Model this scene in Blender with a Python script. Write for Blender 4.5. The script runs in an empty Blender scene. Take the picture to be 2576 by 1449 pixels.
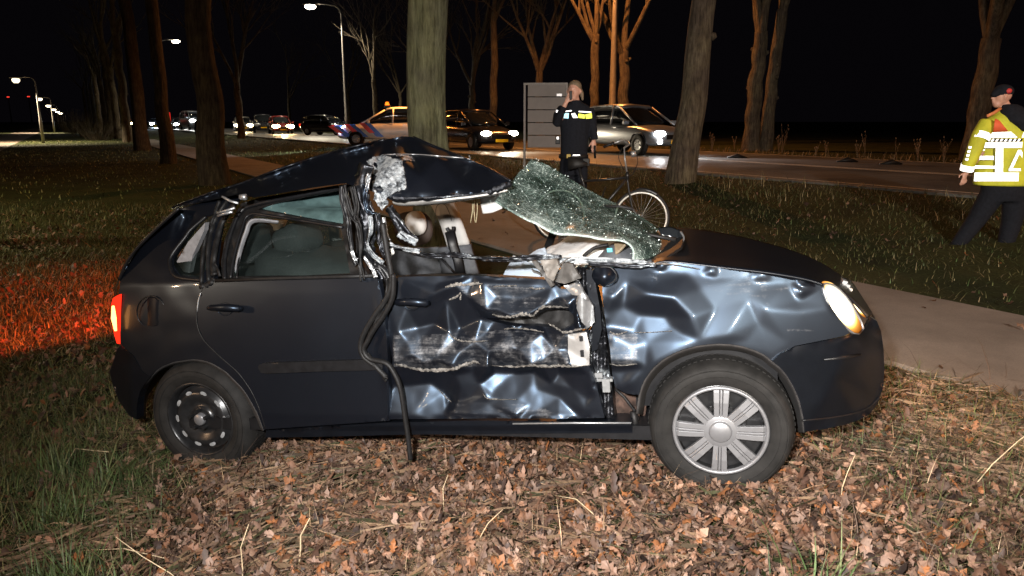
import bpy, bmesh, math, random
import numpy as np
from mathutils import Vector, Matrix, noise
from mathutils.geometry import delaunay_2d_cdt
R = math.radians
random.seed(7); rng = np.random.default_rng(7)
scene = bpy.context.scene
COL = scene.collection

# ------------------------------------------------------------------ camera, world, lights, exposure
FPX, PU0, PV0, CAMH, PITCH = 1850.0, 1288.0, 724.5, 1.45, R(12.8)
cd = bpy.data.cameras.new('camera'); cam = bpy.data.objects.new('camera', cd); COL.objects.link(cam)
cam.location = (0, 0, CAMH); cam.rotation_euler = (R(90) - PITCH, 0, 0)
cd.sensor_width = 36; cd.lens = 36 * FPX / 2576; cd.clip_end = 2000; cd.clip_start = .05
scene.camera = cam
world = bpy.data.worlds.new('World'); scene.world = world; world.use_nodes = True
wn = world.node_tree; wn.nodes.clear()
wo = wn.nodes.new('ShaderNodeOutputWorld'); wb = wn.nodes.new('ShaderNodeBackground')
wb.inputs[0].default_value = (.85, .7, 1.0, 1); wb.inputs[1].default_value = .0020
wn.links.new(wb.outputs[0], wo.inputs[0])
scene.view_settings.view_transform = 'Standard'; scene.view_settings.look = 'None'
scene.view_settings.exposure = 0; scene.view_settings.gamma = 1
scene.cycles.use_denoising = True; scene.cycles.max_bounces = 5; scene.cycles.transparent_max_bounces = 12
scene.cycles.sample_clamp_indirect = 4; scene.cycles.caustics_reflective = False; scene.cycles.caustics_refractive = False
scene.cycles.use_light_tree = True

def lamp(name, kind, loc, power, color, size=.05, target=None, angle=60, blend=.6, parent=None):
    l = bpy.data.lights.new(name, kind); l.energy = power; l.color = color
    if kind in ('POINT', 'SPOT'): l.shadow_soft_size = size
    if kind == 'SPOT': l.spot_size = R(angle); l.spot_blend = blend
    o = bpy.data.objects.new(name, l); COL.objects.link(o); o.location = loc
    if target is not None:
        d = Vector(target) - Vector(loc); o.rotation_euler = d.to_track_quat('-Z', 'Y').to_euler()
    return o
# the photographer's flash, just left of and above the lens
lamp('camera_flash', 'SPOT', (-.30, -.12, 1.74), 1300, (1.0, .975, .95), .06, (.35, 3.2, .2), 96, 1.0)
# added floodlight behind the photographer, evens the flash falloff over path and road
lamp('added_floodlight', 'SPOT', (2.6, -7.0, 3.6), 8000, (1.0, .90, .78), .22, (4.6, 12.0, .0), 50, .9)

# lamps of the yard across the lane behind the photographer
lamp('yard_lamp', 'POINT', (-9.5, -.6, 2.6), 900, (1, .62, .36), .12)
lamp('yard_lamp', 'POINT', (-3.4, -9.0, 3.4), 420, (1, .7, .42), .12)
# ------------------------------------------------------------------ projections and frames
def ray(u, v):
    a, b = (u - PU0) / FPX, (v - PV0) / FPX
    return Vector((a, math.cos(PITCH) - b * math.sin(PITCH), -math.sin(PITCH) - b * math.cos(PITCH)))
CAM = Vector((0, 0, CAMH))
def W(u, v, Y): d = ray(u, v); return CAM + d * (Y / d.y)
def G(u, v, z=0.): d = ray(u, v); return CAM + d * ((z - CAMH) / d.z)
RD = Vector((-.5105, .8599, 0)); RN = Vector((.8599, .5105, 0))     # road direction and its normal
def T(t, n, z=0.): return RD * t + RN * n + Vector((0, 0, z))
# wrecked car frame: x forward, y to its left, z up; origin between the wheels at ground level
def _cz(u, v, zc):
    a, b = (u - PU0) / FPX * zc, (v - PV0) / FPX * zc
    return Vector((a, zc * math.cos(PITCH) - b * math.sin(PITCH), CAMH - zc * math.sin(PITCH) - b * math.cos(PITCH)))
hubF, hubR = _cz(1812, 1083, 2.90), _cz(503, 1055, 3.60)
CX = (hubF - hubR).normalized(); WB = (hubF - hubR).length
CY = Vector((0, 0, 1)).cross(CX).normalized(); CZ = CX.cross(CY).normalized()
HUBY = -.775
CO = (hubF + hubR) / 2 - CY * HUBY - CZ * .29
CARM = Matrix(((CX.x, CY.x, CZ.x, CO.x), (CX.y, CY.y, CZ.y, CO.y), (CX.z, CY.z, CZ.z, CO.z), (0, 0, 0, 1)))
CINV = CARM.inverted(); CCAM = CINV @ CAM; CROT = CINV.to_3x3()
def S(u, v, y):
    d = CROT @ ray(u, v); return CCAM + d * ((y - CCAM.y) / d.y)

# ------------------------------------------------------------------ tags
def tag(o, label=None, cat=None, group=None, kind=None):
    if label: o['label'] = label
    if cat: o['category'] = cat
    if group: o['group'] = group
    if kind: o['kind'] = kind
    return o
def empty(name, loc=(0, 0, 0), rz=0, parent=None, mat=None):
    o = bpy.data.objects.new(name, None); COL.objects.link(o); o.empty_display_size = .1
    if mat is not None: o.matrix_world = mat
    else: o.location = loc; o.rotation_euler = (0, 0, rz)
    if parent: o.parent = parent
    return o
def mesh_obj(name, verts, faces, mat, parent=None, smooth=True, mats=None, midx=None):
    me = bpy.data.meshes.new(name); me.from_pydata([tuple(v) for v in verts], [], [tuple(f) for f in faces])
    if mats:
        for m in mats: me.materials.append(m)
        if midx is not None: me.polygons.foreach_set('material_index', midx)
    elif mat: me.materials.append(mat)
    if smooth: me.polygons.foreach_set('use_smooth', [True] * len(me.polygons))
    me.update()
    o = bpy.data.objects.new(name, me); COL.objects.link(o)
    if parent: o.parent = parent
    return o
def fast_mesh(name, V, F, mat, cols=None, parent=None, smooth=False):
    """V (n,3), F (m,3) numpy; cols (n,3) point colours"""
    me = bpy.data.meshes.new(name); n, m = len(V), len(F); k = F.shape[1]
    me.vertices.add(n); me.vertices.foreach_set('co', V.astype(np.float32).ravel())
    me.loops.add(m * k); me.loops.foreach_set('vertex_index', F.astype(np.int32).ravel())
    me.polygons.add(m); me.polygons.foreach_set('loop_start', np.arange(0, m * k, k, dtype=np.int32))
    if smooth: me.polygons.foreach_set('use_smooth', np.ones(m, bool))
    if cols is not None:
        a = me.color_attributes.new('col', 'FLOAT_COLOR', 'POINT')
        a.data.foreach_set('color', np.hstack([cols, np.ones((n, 1))]).astype(np.float32).ravel())
    me.materials.append(mat); me.update(calc_edges=True)
    o = bpy.data.objects.new(name, me); COL.objects.link(o)
    if parent: o.parent = parent
    return o

# ------------------------------------------------------------------ materials
MATS = {}
def NT(name):
    m = bpy.data.materials.new(name); m.use_nodes = True; nt = m.node_tree; nt.nodes.clear()
    out = nt.nodes.new('ShaderNodeOutputMaterial'); return m, nt, out
def pr(nt, col=(.5, .5, .5), rough=.5, metal=0., **kw):
    p = nt.nodes.new('ShaderNodeBsdfPrincipled')
    p.inputs['Base Color'].default_value = (*col, 1); p.inputs['Roughness'].default_value = rough; p.inputs['Metallic'].default_value = metal
    for k, v in kw.items(): p.inputs[k.replace('_', ' ')].default_value = v
    return p
def nz(nt, scale, detail=4, rough=.6, vec=None, sc=None):
    n = nt.nodes.new('ShaderNodeTexNoise'); n.inputs['Scale'].default_value = scale; n.inputs['Detail'].default_value = detail; n.inputs['Roughness'].default_value = rough
    co = nt.nodes.new('ShaderNodeTexCoord')
    if sc:
        mp = nt.nodes.new('ShaderNodeMapping'); mp.inputs['Scale'].default_value = sc; nt.links.new(co.outputs['Object'], mp.inputs[0]); nt.links.new(mp.outputs[0], n.inputs['Vector'])
    else: nt.links.new(co.outputs['Object'], n.inputs['Vector'])
    return n
def ramp(nt, src, stops):
    r = nt.nodes.new('ShaderNodeValToRGB'); e = r.color_ramp.elements
    while len(e) < len(stops): e.new(.5)
    for k, (p, c) in enumerate(stops):
        e[k].position = p; e[k].color = (*c, 1) if len(c) == 3 else c
    nt.links.new(src, r.inputs[0]); return r
def bump(nt, src, p, strength=.3, dist=.01):
    b = nt.nodes.new('ShaderNodeBump'); b.inputs['Strength'].default_value = strength; b.inputs['Distance'].default_value = dist
    nt.links.new(src, b.inputs['Height']); nt.links.new(b.outputs[0], p.inputs['Normal']); return b
def simple(name, col, rough=.5, metal=0., var=.25, scale=30, bmp=.15, bd=.002, **kw):
    if name in MATS: return MATS[name]
    m, nt, out = NT(name); p = pr(nt, col, rough, metal, **kw)
    n = nz(nt, scale)
    r = ramp(nt, n.outputs['Fac'], [(.3, tuple(c * (1 - var) for c in col)), (.7, tuple(min(1, c * (1 + var)) for c in col))])
    nt.links.new(r.outputs[0], p.inputs['Base Color'])
    if bmp: bump(nt, n.outputs['Fac'], p, bmp, bd)
    nt.links.new(p.outputs[0], out.inputs[0]); MATS[name] = m; return m
def emit(name, col, s):
    if name in MATS: return MATS[name]
    m, nt, out = NT(name); e = nt.nodes.new('ShaderNodeEmission'); e.inputs[0].default_value = (*col, 1); e.inputs[1].default_value = s
    nt.links.new(e.outputs[0], out.inputs[0]); MATS[name] = m; return m

def paint_wreck():
    m, nt, out = NT('dark_paint'); L = nt.links.new
    pb = pr(nt, (.046, .072, .108), .33, 1.); pn = pr(nt, (.0075, .0075, .009), .5, .0); pn.inputs['Specular IOR Level'].default_value = .25; p = pn; p.inputs['Coat Weight'].default_value = .30; p.inputs['Coat Roughness'].default_value = .07
    n0 = nz(nt, 3.0, 5); dust = ramp(nt, n0.outputs['Fac'], [(.35, (.30, .30, .30)), (.7, (.38, .38, .38))])
    L(dust.outputs[0], pb.inputs['Roughness'])
    nb = nz(nt, 260, 3); bump(nt, nb.outputs['Fac'], p, .06, .0006)
    sp = pr(nt, (.3, .3, .31), .55, .35)
    sk = nz(nt, 150, 3, .6); skr = ramp(nt, sk.outputs['Fac'], [(.68, (.0045, .0055, .009)), (.80, (.05, .043, .036))]); L(skr.outputs[0], pn.inputs['Base Color'])
    at = nt.nodes.new('ShaderNodeAttribute'); at.attribute_name = 'scrape'
    st = nz(nt, 1, 8, .72, sc=(5, 5, 85)); st2 = nz(nt, 14, 8, .75)
    mx = nt.nodes.new('ShaderNodeMath'); mx.operation = 'MULTIPLY'; L(st.outputs['Fac'], mx.inputs[0]); L(st2.outputs['Fac'], mx.inputs[1])
    ad = nt.nodes.new('ShaderNodeMath'); ad.operation = 'MULTIPLY_ADD'; L(at.outputs['Fac'], ad.inputs[0]); ad.inputs[1].default_value = .30; L(mx.outputs[0], ad.inputs[2])
    r = ramp(nt, ad.outputs[0], [(.40, (0, 0, 0)), (.60, (1, 1, 1))])
    mul = nt.nodes.new('ShaderNodeMath'); mul.operation = 'MULTIPLY'; L(r.outputs[0], mul.inputs[0]); L(at.outputs['Fac'], mul.inputs[1])
    cr = ramp(nt, st2.outputs['Fac'], [(.34, (.018, .017, .018)), (.5, (.10, .10, .105)), (.66, (.36, .36, .37))]); L(cr.outputs[0], sp.inputs['Base Color'])
    bump(nt, st.outputs['Fac'], sp, .4, .004)
    m0 = nt.nodes.new('ShaderNodeMixShader'); m0.inputs[0].default_value = .31; L(pn.outputs[0], m0.inputs[1]); L(pb.outputs[0], m0.inputs[2])
    mix = nt.nodes.new('ShaderNodeMixShader'); L(mul.outputs[0], mix.inputs[0]); L(m0.outputs[0], mix.inputs[1]); L(sp.outputs[0], mix.inputs[2])
    L(mix.outputs[0], out.inputs[0]); return m
M_PAINT = paint_wreck()
M_PLAST = simple('black_plastic', (.008, .008, .009), .42, 0, .3, 25, .1, .002, Specular_IOR_Level=.35)
M_PAINTB = simple('bumper_paint', (.006, .0075, .011), .34, .4, .2, 12, .0, .004)
M_RUB = simple('rubber', (.009, .0085, .0085), .55, 0, .4, 40, .4, .003, Specular_IOR_Level=.3)
M_TYRE = simple('tyre_rubber', (.012, .0112, .0105), .75, 0, .5, 14, .4, .003, Specular_IOR_Level=.25)
M_DUSTRUB = simple('wheel_liner', (.03, .027, .026), .85, 0, .35, 30, .5, .004)
M_SILV = simple('silver_plastic', (.22, .22, .23), .42, .5, .06, 40, .05)
M_STEELB = simple('black_steel', (.02, .02, .021), .3, .3, .3, 30, .3, .002)
M_GREYM = simple('grey_metal', (.42, .43, .44), .35, .7, .2, 30, .2)
M_TRIM = simple('light_trim', (.58, .56, .53), .6, 0, .06, 20, .1)
M_TRIMD = simple('dark_trim', (.085, .09, .10), .75, 0, .2, 60, .3)
M_SEAT = simple('seat_cloth', (.028, .03, .03), .9, 0, .25, 120, .5)
M_BLACKC = simple('black_cloth', (.008, .009, .013), .9, 0, .3, 40, .6, .006, Specular_IOR_Level=.2)
M_SKIN = simple('skin', (.48, .26, .19), .5, 0, .1, 20, .1)
M_HAIR = simple('fair_hair', (.15, .11, .07), .6, 0, .3, 90, .6)
M_RUST = simple('rusty_metal', (.075, .045, .034), .6, .4, .8, 22, .6, .005)

def torn_mat():
    m, nt, out = NT('torn_metal'); L = nt.links.new
    n = nz(nt, 20, 10, .8); p = pr(nt, (.5, .5, .5), .5, .3)
    r = ramp(nt, n.outputs['Fac'], [(.39, (.012, .012, .014)), (.45, (.14, .155, .17)), (.52, (.42, .45, .47)), (.66, (.66, .68, .68))]); L(r.outputs[0], p.inputs['Base Color'])
    bump(nt, n.outputs['Fac'], p, .9, .012); L(p.outputs[0], out.inputs[0]); return m
M_TORN = torn_mat()
M_EDGE = simple('bare_torn_edge', (.30, .28, .255), .5, .2, .5, 60, .6, .003)
def crumple_mat():
    m, nt, out = NT('crumpled_metal'); L = nt.links.new
    n = nz(nt, 9, 9, .7); p = pr(nt, (.1, .1, .1), .33, .7)
    r = ramp(nt, n.outputs['Fac'], [(.42, (.012, .012, .014)), (.56, (.03, .032, .038)), (.615, (.35, .38, .4)), (.66, (.04, .042, .05))]); L(r.outputs[0], p.inputs['Base Color'])
    n2 = nz(nt, 40, 5, .7); bump(nt, n2.outputs['Fac'], p, .35, .005); L(p.outputs[0], out.inputs[0]); return m
M_CRUM = crumple_mat()

def glass(name, tint, tr=.8, rough=.02):
    m, nt, out = NT(name); L = nt.links.new
    t = nt.nodes.new('ShaderNodeBsdfTransparent'); t.inputs[0].default_value = (*tint, 1)
    g = nt.nodes.new('ShaderNodeBsdfGlossy'); g.inputs[1].default_value = rough; g.inputs[0].default_value = (.9, .95, .95, 1)
    f = nt.nodes.new('ShaderNodeFresnel'); f.inputs[0].default_value = 1.5
    mx = nt.nodes.new('ShaderNodeMixShader'); L(f.outputs[0], mx.inputs[0]); L(t.outputs[0], mx.inputs[1]); L(g.outputs[0], mx.inputs[2])
    d = nt.nodes.new('ShaderNodeBsdfDiffuse'); d.inputs[0].default_value = (.15, .2, .19, 1)
    m2 = nt.nodes.new('ShaderNodeMixShader'); n = nz(nt, 5, 5); rr = ramp(nt, n.outputs['Fac'], [(.3, (.0, .0, .0)), (.8, (.07, .07, .07))]); L(rr.outputs[0], m2.inputs[0])
    L(mx.outputs[0], m2.inputs[1]); L(d.outputs[0], m2.inputs[2]); L(m2.outputs[0], out.inputs[0]); return m
M_GLASS = glass('window_glass', (.72, .8, .78))
M_DGLASS = simple('car_window', (.012, .014, .016), .06, 0, .1, 5, 0)
def shatter_mat():
    m, nt, out = NT('shattered_glass'); L = nt.links.new
    co = nt.nodes.new('ShaderNodeTexCoord')
    vo = nt.nodes.new('ShaderNodeTexVoronoi'); vo.inputs['Scale'].default_value = 120; L(co.outputs['Object'], vo.inputs['Vector'])
    ve = nt.nodes.new('ShaderNodeTexVoronoi'); ve.feature = 'DISTANCE_TO_EDGE'; ve.inputs['Scale'].default_value = 95; L(co.outputs['Object'], ve.inputs['Vector'])
    vb = nt.nodes.new('ShaderNodeTexVoronoi'); vb.feature = 'DISTANCE_TO_EDGE'; vb.inputs['Scale'].default_value = 14; L(co.outputs['Object'], vb.inputs['Vector'])
    big = nz(nt, 4.5, 6, .65)
    at = nt.nodes.new('ShaderNodeAttribute'); at.attribute_name = 'scrape'
    # crystal density: cracks and clumps
    e1 = ramp(nt, ve.outputs['Distance'], [(0, (1, 1, 1)), (.12, (.12, .12, .12))])
    e2 = ramp(nt, vb.outputs['Distance'], [(0, (1, 1, 1)), (.035, (0, 0, 0))])
    fine = nz(nt, 60, 6, .8)
    ft = ramp(nt, fine.outputs['Fac'], [(.45, (0, 0, 0)), (.66, (1, 1, 1))])
    a = nt.nodes.new('ShaderNodeMath'); a.operation = 'MULTIPLY'; L(ft.outputs[0], a.inputs[0]); L(e1.outputs[0], a.inputs[1])
    b = nt.nodes.new('ShaderNodeMath'); b.operation = 'MULTIPLY_ADD'; L(at.outputs['Fac'], b.inputs[0]); b.inputs[1].default_value = .5; L(a.outputs[0], b.inputs[2])
    c = nt.nodes.new('ShaderNodeMath'); c.operation = 'MULTIPLY_ADD'; L(e2.outputs[0], c.inputs[0]); c.inputs[1].default_value = .32; L(b.outputs[0], c.inputs[2])
    bg = ramp(nt, big.outputs['Fac'], [(.38, (.02, .02, .02)), (.62, (.42, .42, .42))])
    d = nt.nodes.new('ShaderNodeMath'); d.operation = 'ADD'; L(c.outputs[0], d.inputs[0]); L(bg.outputs[0], d.inputs[1]); d.use_clamp = True
    col = ramp(nt, d.outputs[0], [(.1, (.03, .045, .04)), (.35, (.08, .11, .10)), (.7, (.24, .31, .285)), (1, (.55, .62, .59))])
    p = pr(nt, (.2, .3, .27), .18, 0); L(col.outputs[0], p.inputs['Base Color'])
    bp = bump(nt, vo.outputs['Color'], p, .5, .0015)
    t = nt.nodes.new('ShaderNodeBsdfTransparent'); t.inputs[0].default_value = (.62, .75, .70, 1)
    mx = nt.nodes.new('ShaderNodeMixShader'); op = ramp(nt, d.outputs[0], [(.05, (.16, .16, .16)), (.30, (.45, .45, .45)), (.7, (.9, .9, .9))]); L(op.outputs[0], mx.inputs[0]); L(t.outputs[0], mx.inputs[1]); L(p.outputs[0], mx.inputs[2])
    L(mx.outputs[0], out.inputs[0]); return m
M_SHAT = shatter_mat()
def retro_mat(name, col, gain=1.0):
    m, nt, out = NT(name); L = nt.links.new
    g = nt.nodes.new('ShaderNodeBsdfGlossy'); g.inputs[0].default_value = (*col, 1); g.inputs[1].default_value = .52
    ge = nt.nodes.new('ShaderNodeNewGeometry'); L(ge.outputs['Incoming'], g.inputs['Normal'])     # bead tape sends light back where it came from
    d = nt.nodes.new('ShaderNodeBsdfDiffuse'); d.inputs[0].default_value = (*[c * .6 for c in col], 1)
    mx = nt.nodes.new('ShaderNodeMixShader'); mx.inputs[0].default_value = .8; L(d.outputs[0], mx.inputs[1]); L(g.outputs[0], mx.inputs[2]); L(mx.outputs[0], out.inputs[0]); return m
M_RETRO = retro_mat('reflective_tape', (.95, .96, 1)); M_RETROY = retro_mat('reflective_yellow', (.75, .85, .1)); M_RETROB = retro_mat('reflective_blue', (.35, .7, .85))
def attr_mat(name, rough=.7, mul=1., trans=0., tint=None, spec=.4):
    m, nt, out = NT(name); L = nt.links.new
    a = nt.nodes.new('ShaderNodeVertexColor'); a.layer_name = 'col'; p = pr(nt, (.5, .5, .5), rough); p.inputs['Specular IOR Level'].default_value = spec
    n = nz(nt, 90, 4); mx = nt.nodes.new('ShaderNodeMix'); mx.data_type = 'RGBA'; mx.blend_type = 'MULTIPLY'; mx.inputs[0].default_value = .5
    L(a.outputs[0], mx.inputs[6]); rr = ramp(nt, n.outputs['Fac'], [(.3, (.45, .45, .45)), (.7, (1.25, 1.25, 1.25))]); L(rr.outputs[0], mx.inputs[7]); L(mx.outputs[2], p.inputs['Base Color'])
    L(p.outputs[0], out.inputs[0]); return m
M_LEAF = attr_mat('oak_leaf_colours', .62); M_BLADE = attr_mat('grass_blades', .6)

# ------------------------------------------------------------------ mesh builders
class MB:
    def __init__(s): s.v = []; s.f = []
    def add(s, vs, fs):
        o = len(s.v); s.v += [tuple(v) for v in vs]; s.f += [tuple(i + o for i in f) for f in fs]; return s
    def box(s, c, d, rot=None):
        c = Vector(c); h = Vector(d) / 2; vs = []
        for z in (-1, 1):
            for y in (-1, 1):
                for x in (-1, 1):
                    q = Vector((x * h.x, y * h.y, z * h.z)); q = rot @ q if rot is not None else q; vs.append(c + q)
        return s.add(vs, [(0, 2, 3, 1), (4, 5, 7, 6), (0, 1, 5, 4), (2, 6, 7, 3), (0, 4, 6, 2), (1, 3, 7, 5)])
    def tube(s, pts, rad, n=8, closed=False, flat=1., cap=True):
        pts = [Vector(p) for p in pts]; m = len(pts); rad = rad if hasattr(rad, '__len__') else [rad] * m
        ref = Vector((.3, .2, 1)).normalized(); vs = []; up = None
        for i, p in enumerate(pts):
            a = pts[i - 1] if (i > 0 or closed) else p; b = pts[(i + 1) % m] if (i < m - 1 or closed) else p
            t = (b - a).normalized() if (b - a).length > 1e-9 else Vector((0, 0, 1))
            if up is None:
                up = ref - t * ref.dot(t)
                if up.length < .1: up = Vector((1, 0, 0)) - t * t.x
            up = (up - t * up.dot(t)); up = up.normalized() if up.length > 1e-6 else t.orthogonal().normalized()
            sd = t.cross(up)
            for k in range(n):
                an = 2 * math.pi * k / n; vs.append(p + (up * math.cos(an) + sd * math.sin(an) * flat) * rad[i])
        fs = []
        for i in range(m if closed else m - 1):
            j = (i + 1) % m
            for k in range(n): fs.append((i * n + k, i * n + (k + 1) % n, j * n + (k + 1) % n, j * n + k))
        if cap and not closed: fs += [tuple(range(n))[::-1], tuple(range((m - 1) * n, m * n))]
        return s.add(vs, fs)
    def lathe(s, prof, n=32, M=None, a0=0, a1=2 * math.pi):
        """prof (r, h): axis = local Y, h along -Y (outwards)"""
        full = abs(a1 - a0 - 2 * math.pi) < 1e-6; k_ = n if full else n + 1; vs = []
        for r, h in prof:
            for k in range(k_):
                a = a0 + (a1 - a0) * k / n; q = Vector((r * math.cos(a), -h, r * math.sin(a))); vs.append(M @ q if M is not None else q)
        fs = []
        for i in range(len(prof) - 1):
            for k in range(n):
                j = (k + 1) % k_; fs.append((i * k_ + k, i * k_ + j, (i + 1) * k_ + j, (i + 1) * k_ + k))
        return s.add(vs, fs)
    def loft(s, rings, cap=True, closed=True):
        n = len(rings[0]); o = []
        for r in rings: o += list(r)
        fs = []
        for i in range(len(rings) - 1):
            for k in range(n if closed else n - 1):
                j = (k + 1) % n; fs.append((i * n + k, i * n + j, (i + 1) * n + j, (i + 1) * n + k))
        if cap: fs += [tuple(range(n))[::-1], tuple(range((len(rings) - 1) * n, len(rings) * n))]
        return s.add(o, fs)
    def prism(s, poly, off):
        off = Vector(off); n = len(poly); a = [Vector(p) for p in poly]; b = [p + off for p in a]
        return s.add(a + b, [tuple(range(n))[::-1], tuple(range(n, 2 * n))] + [(i, (i + 1) % n, n + (i + 1) % n, n + i) for i in range(n)])
    def build(s, name, mat, parent=None, smooth=False, recalc=True, bevel=0, sub=0, loc=None):
        o = mesh_obj(name, s.v, s.f, mat, parent, smooth)
        if recalc:
            bm = bmesh.new(); bm.from_mesh(o.data); bmesh.ops.recalc_face_normals(bm, faces=bm.faces); bm.to_mesh(o.data); bm.free()
        if bevel: b = o.modifiers.new('bevel', 'BEVEL'); b.width = bevel; b.segments = 2
        if sub: b = o.modifiers.new('sub', 'SUBSURF'); b.levels = sub; b.render_levels = sub
        return o

def inpoly(x, y, poly):
    c = False; n = len(poly); j = n - 1
    for i in range(n):
        xi, yi = poly[i]; xj, yj = poly[j]
        if (yi > y) != (yj > y) and x < (xj - xi) * (y - yi) / (yj - yi) + xi: c = not c
        j = i
    return c
def catmull(P, k=6, closed=False):
    P = [np.array(p, float) for p in P]; n = len(P); out = []
    for i in range(n if closed else n - 1):
        if closed: a, b, c, d = P[i - 1], P[i], P[(i + 1) % n], P[(i + 2) % n]
        else: a, b, c, d = P[max(i - 1, 0)], P[i], P[i + 1], P[min(i + 2, n - 1)]
        for j in range(k):
            t = j / k; out.append(.5 * (2 * b + (c - a) * t + (2 * a - 5 * b + 4 * c - d) * t * t + (3 * b - a - 3 * c + d) * t ** 3))
    if not closed: out.append(P[-1])
    return out
def densify(poly, step):
    out = []; n = len(poly)
    for i in range(n):
        a, b = np.array(poly[i], float), np.array(poly[(i + 1) % n], float); m = max(1, int(np.hypot(*(b - a)) / step))
        for k in range(m): out.append(tuple(a + (b - a) * k / m))
    return out
class Scatter:
    """piecewise linear surface through scattered control points (u, v, value), lightly rounded"""
    def __init__(s, pts, blur=0, step=5):
        P = np.array(pts, float); s.lo = P[:, :2].min(0) - 2; hi = P[:, :2].max(0) + 2; s.step = step
        nx, ny = [int(q) + 2 for q in (hi - s.lo) / step]; s.nx, s.ny = nx, ny
        vs, es, fs, *_ = delaunay_2d_cdt([Vector(p[:2]) for p in P], [], [], 0, 1e-4)
        vals = [P[np.argmin((P[:, 0] - v.x) ** 2 + (P[:, 1] - v.y) ** 2), 2] for v in vs]
        X, Y = np.meshgrid(s.lo[0] + np.arange(nx) * step, s.lo[1] + np.arange(ny) * step)
        Z = np.full(X.shape, np.nan)
        for f in fs:
            a, b, c = [np.array(vs[i][:]) for i in f]; d = (b[0] - a[0]) * (c[1] - a[1]) - (c[0] - a[0]) * (b[1] - a[1])
            if abs(d) < 1e-9: continue
            w1 = ((X - a[0]) * (c[1] - a[1]) - (c[0] - a[0]) * (Y - a[1])) / d; w2 = ((b[0] - a[0]) * (Y - a[1]) - (X - a[0]) * (b[1] - a[1])) / d
            m = (w1 >= -1e-6) & (w2 >= -1e-6) & (w1 + w2 <= 1 + 1e-6); Z[m] = (vals[f[0]] * (1 - w1 - w2) + vals[f[1]] * w1 + vals[f[2]] * w2)[m]
        bad = np.isnan(Z)
        if bad.any():
            gy, gx = np.nonzero(bad)
            for i, j in zip(gy, gx): Z[i, j] = P[np.argmin((P[:, 0] - X[i, j]) ** 2 + (P[:, 1] - Y[i, j]) ** 2), 2]
        for _ in range(blur):
            Q = np.pad(Z, 1, 'edge'); Z = (Q[:-2, 1:-1] + Q[2:, 1:-1] + Q[1:-1, :-2] + Q[1:-1, 2:] + 4 * Z) / 8
        s.Z = Z
    def __call__(s, u, v):
        x = min(max((u - s.lo[0]) / s.step, 0), s.nx - 1.001); y = min(max((v - s.lo[1]) / s.step, 0), s.ny - 1.001)
        i, j = int(y), int(x); a, b = x - j, y - i; Z = s.Z
        return (Z[i, j] * (1 - a) + Z[i, j + 1] * a) * (1 - b) + (Z[i + 1, j] * (1 - a) + Z[i + 1, j + 1] * a) * b

def panel(name, outline, depth, mat, parent, step=7, thick=.012, holes=(), smooth_outline=0, scr=(), jag=0, back=None):
    """sheet-metal panel of the wreck: outline traced once in the side view, set at its own distance from
    the car's centre plane by depth(u, v) (car-frame y), with a turned-in edge"""
    if smooth_outline: outline = [tuple(p) for p in catmull(outline, smooth_outline, True)]
    rings = [densify(outline, step)] + [densify(h, step) for h in holes]
    if jag: rings = [[(x + random.uniform(-jag, jag), y + random.uniform(-jag, jag)) for x, y in r] for r in rings]
    pts, edges = [], []
    for r in rings:
        o = len(pts); pts += r; edges += [(o + i, o + (i + 1) % len(r)) for i in range(len(r))]
    xs = [p[0] for p in rings[0]]; ys = [p[1] for p in rings[0]]
    bp = np.array(pts); y = min(ys) + step * .6; row = 0
    while y < max(ys):
        x = min(xs) + (step * .5 if row % 2 else 0) + .3
        while x < max(xs):
            if inpoly(x, y, rings[0]) and not any(inpoly(x, y, h) for h in rings[1:]) and ((bp[:, 0] - x) ** 2 + (bp[:, 1] - y) ** 2).min() > (step * .55) ** 2: pts.append((x, y))
            x += step
        y += step * .87; row += 1
    vs, es, fs, *_ = delaunay_2d_cdt([Vector(p) for p in pts], edges, [], 0, 1e-4)
    keep = []
    for f in fs:
        cx = sum(vs[i].x for i in f) / 3; cy = sum(vs[i].y for i in f) / 3
        if inpoly(cx, cy, rings[0]) and not any(inpoly(cx, cy, h) for h in rings[1:]):
            a, b, c = [vs[i] for i in f]
            keep.append(f if (b - a).cross(c - a) < 0 else (f[0], f[2], f[1]))
    V = [S(p.x, p.y, depth(p.x, p.y)) for p in vs]; uv = [(p.x, p.y) for p in vs]
    cnt = {}
    for f in keep:
        for i in range(3):
            e = (f[i], f[(i + 1) % 3]); cnt[e] = cnt.get(e, 0) + 1
    border = [e for e in cnt if (e[1], e[0]) not in cnt]
    F = list(keep); idx = {}
    for a, b in border:
        o = len(V); V += [V[a].copy(), V[b].copy(), V[b] + Vector((0, thick, 0)), V[a] + Vector((0, thick, 0))]; uv += [uv[a], uv[b], uv[b], uv[a]]
        F.append((o + 1, o, o + 3, o + 2))
    o = mesh_obj(name, V, F, mat, parent)
    if scr:
        at = o.data.attributes.new('scrape', 'FLOAT', 'POINT'); vals = []
        for x, y in uv:
            w = 0
            for poly, k in scr:
                if inpoly(x, y, poly): w = max(w, k)
            vals.append(w)
        at.data.foreach_set('value', vals)
    return o
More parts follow.
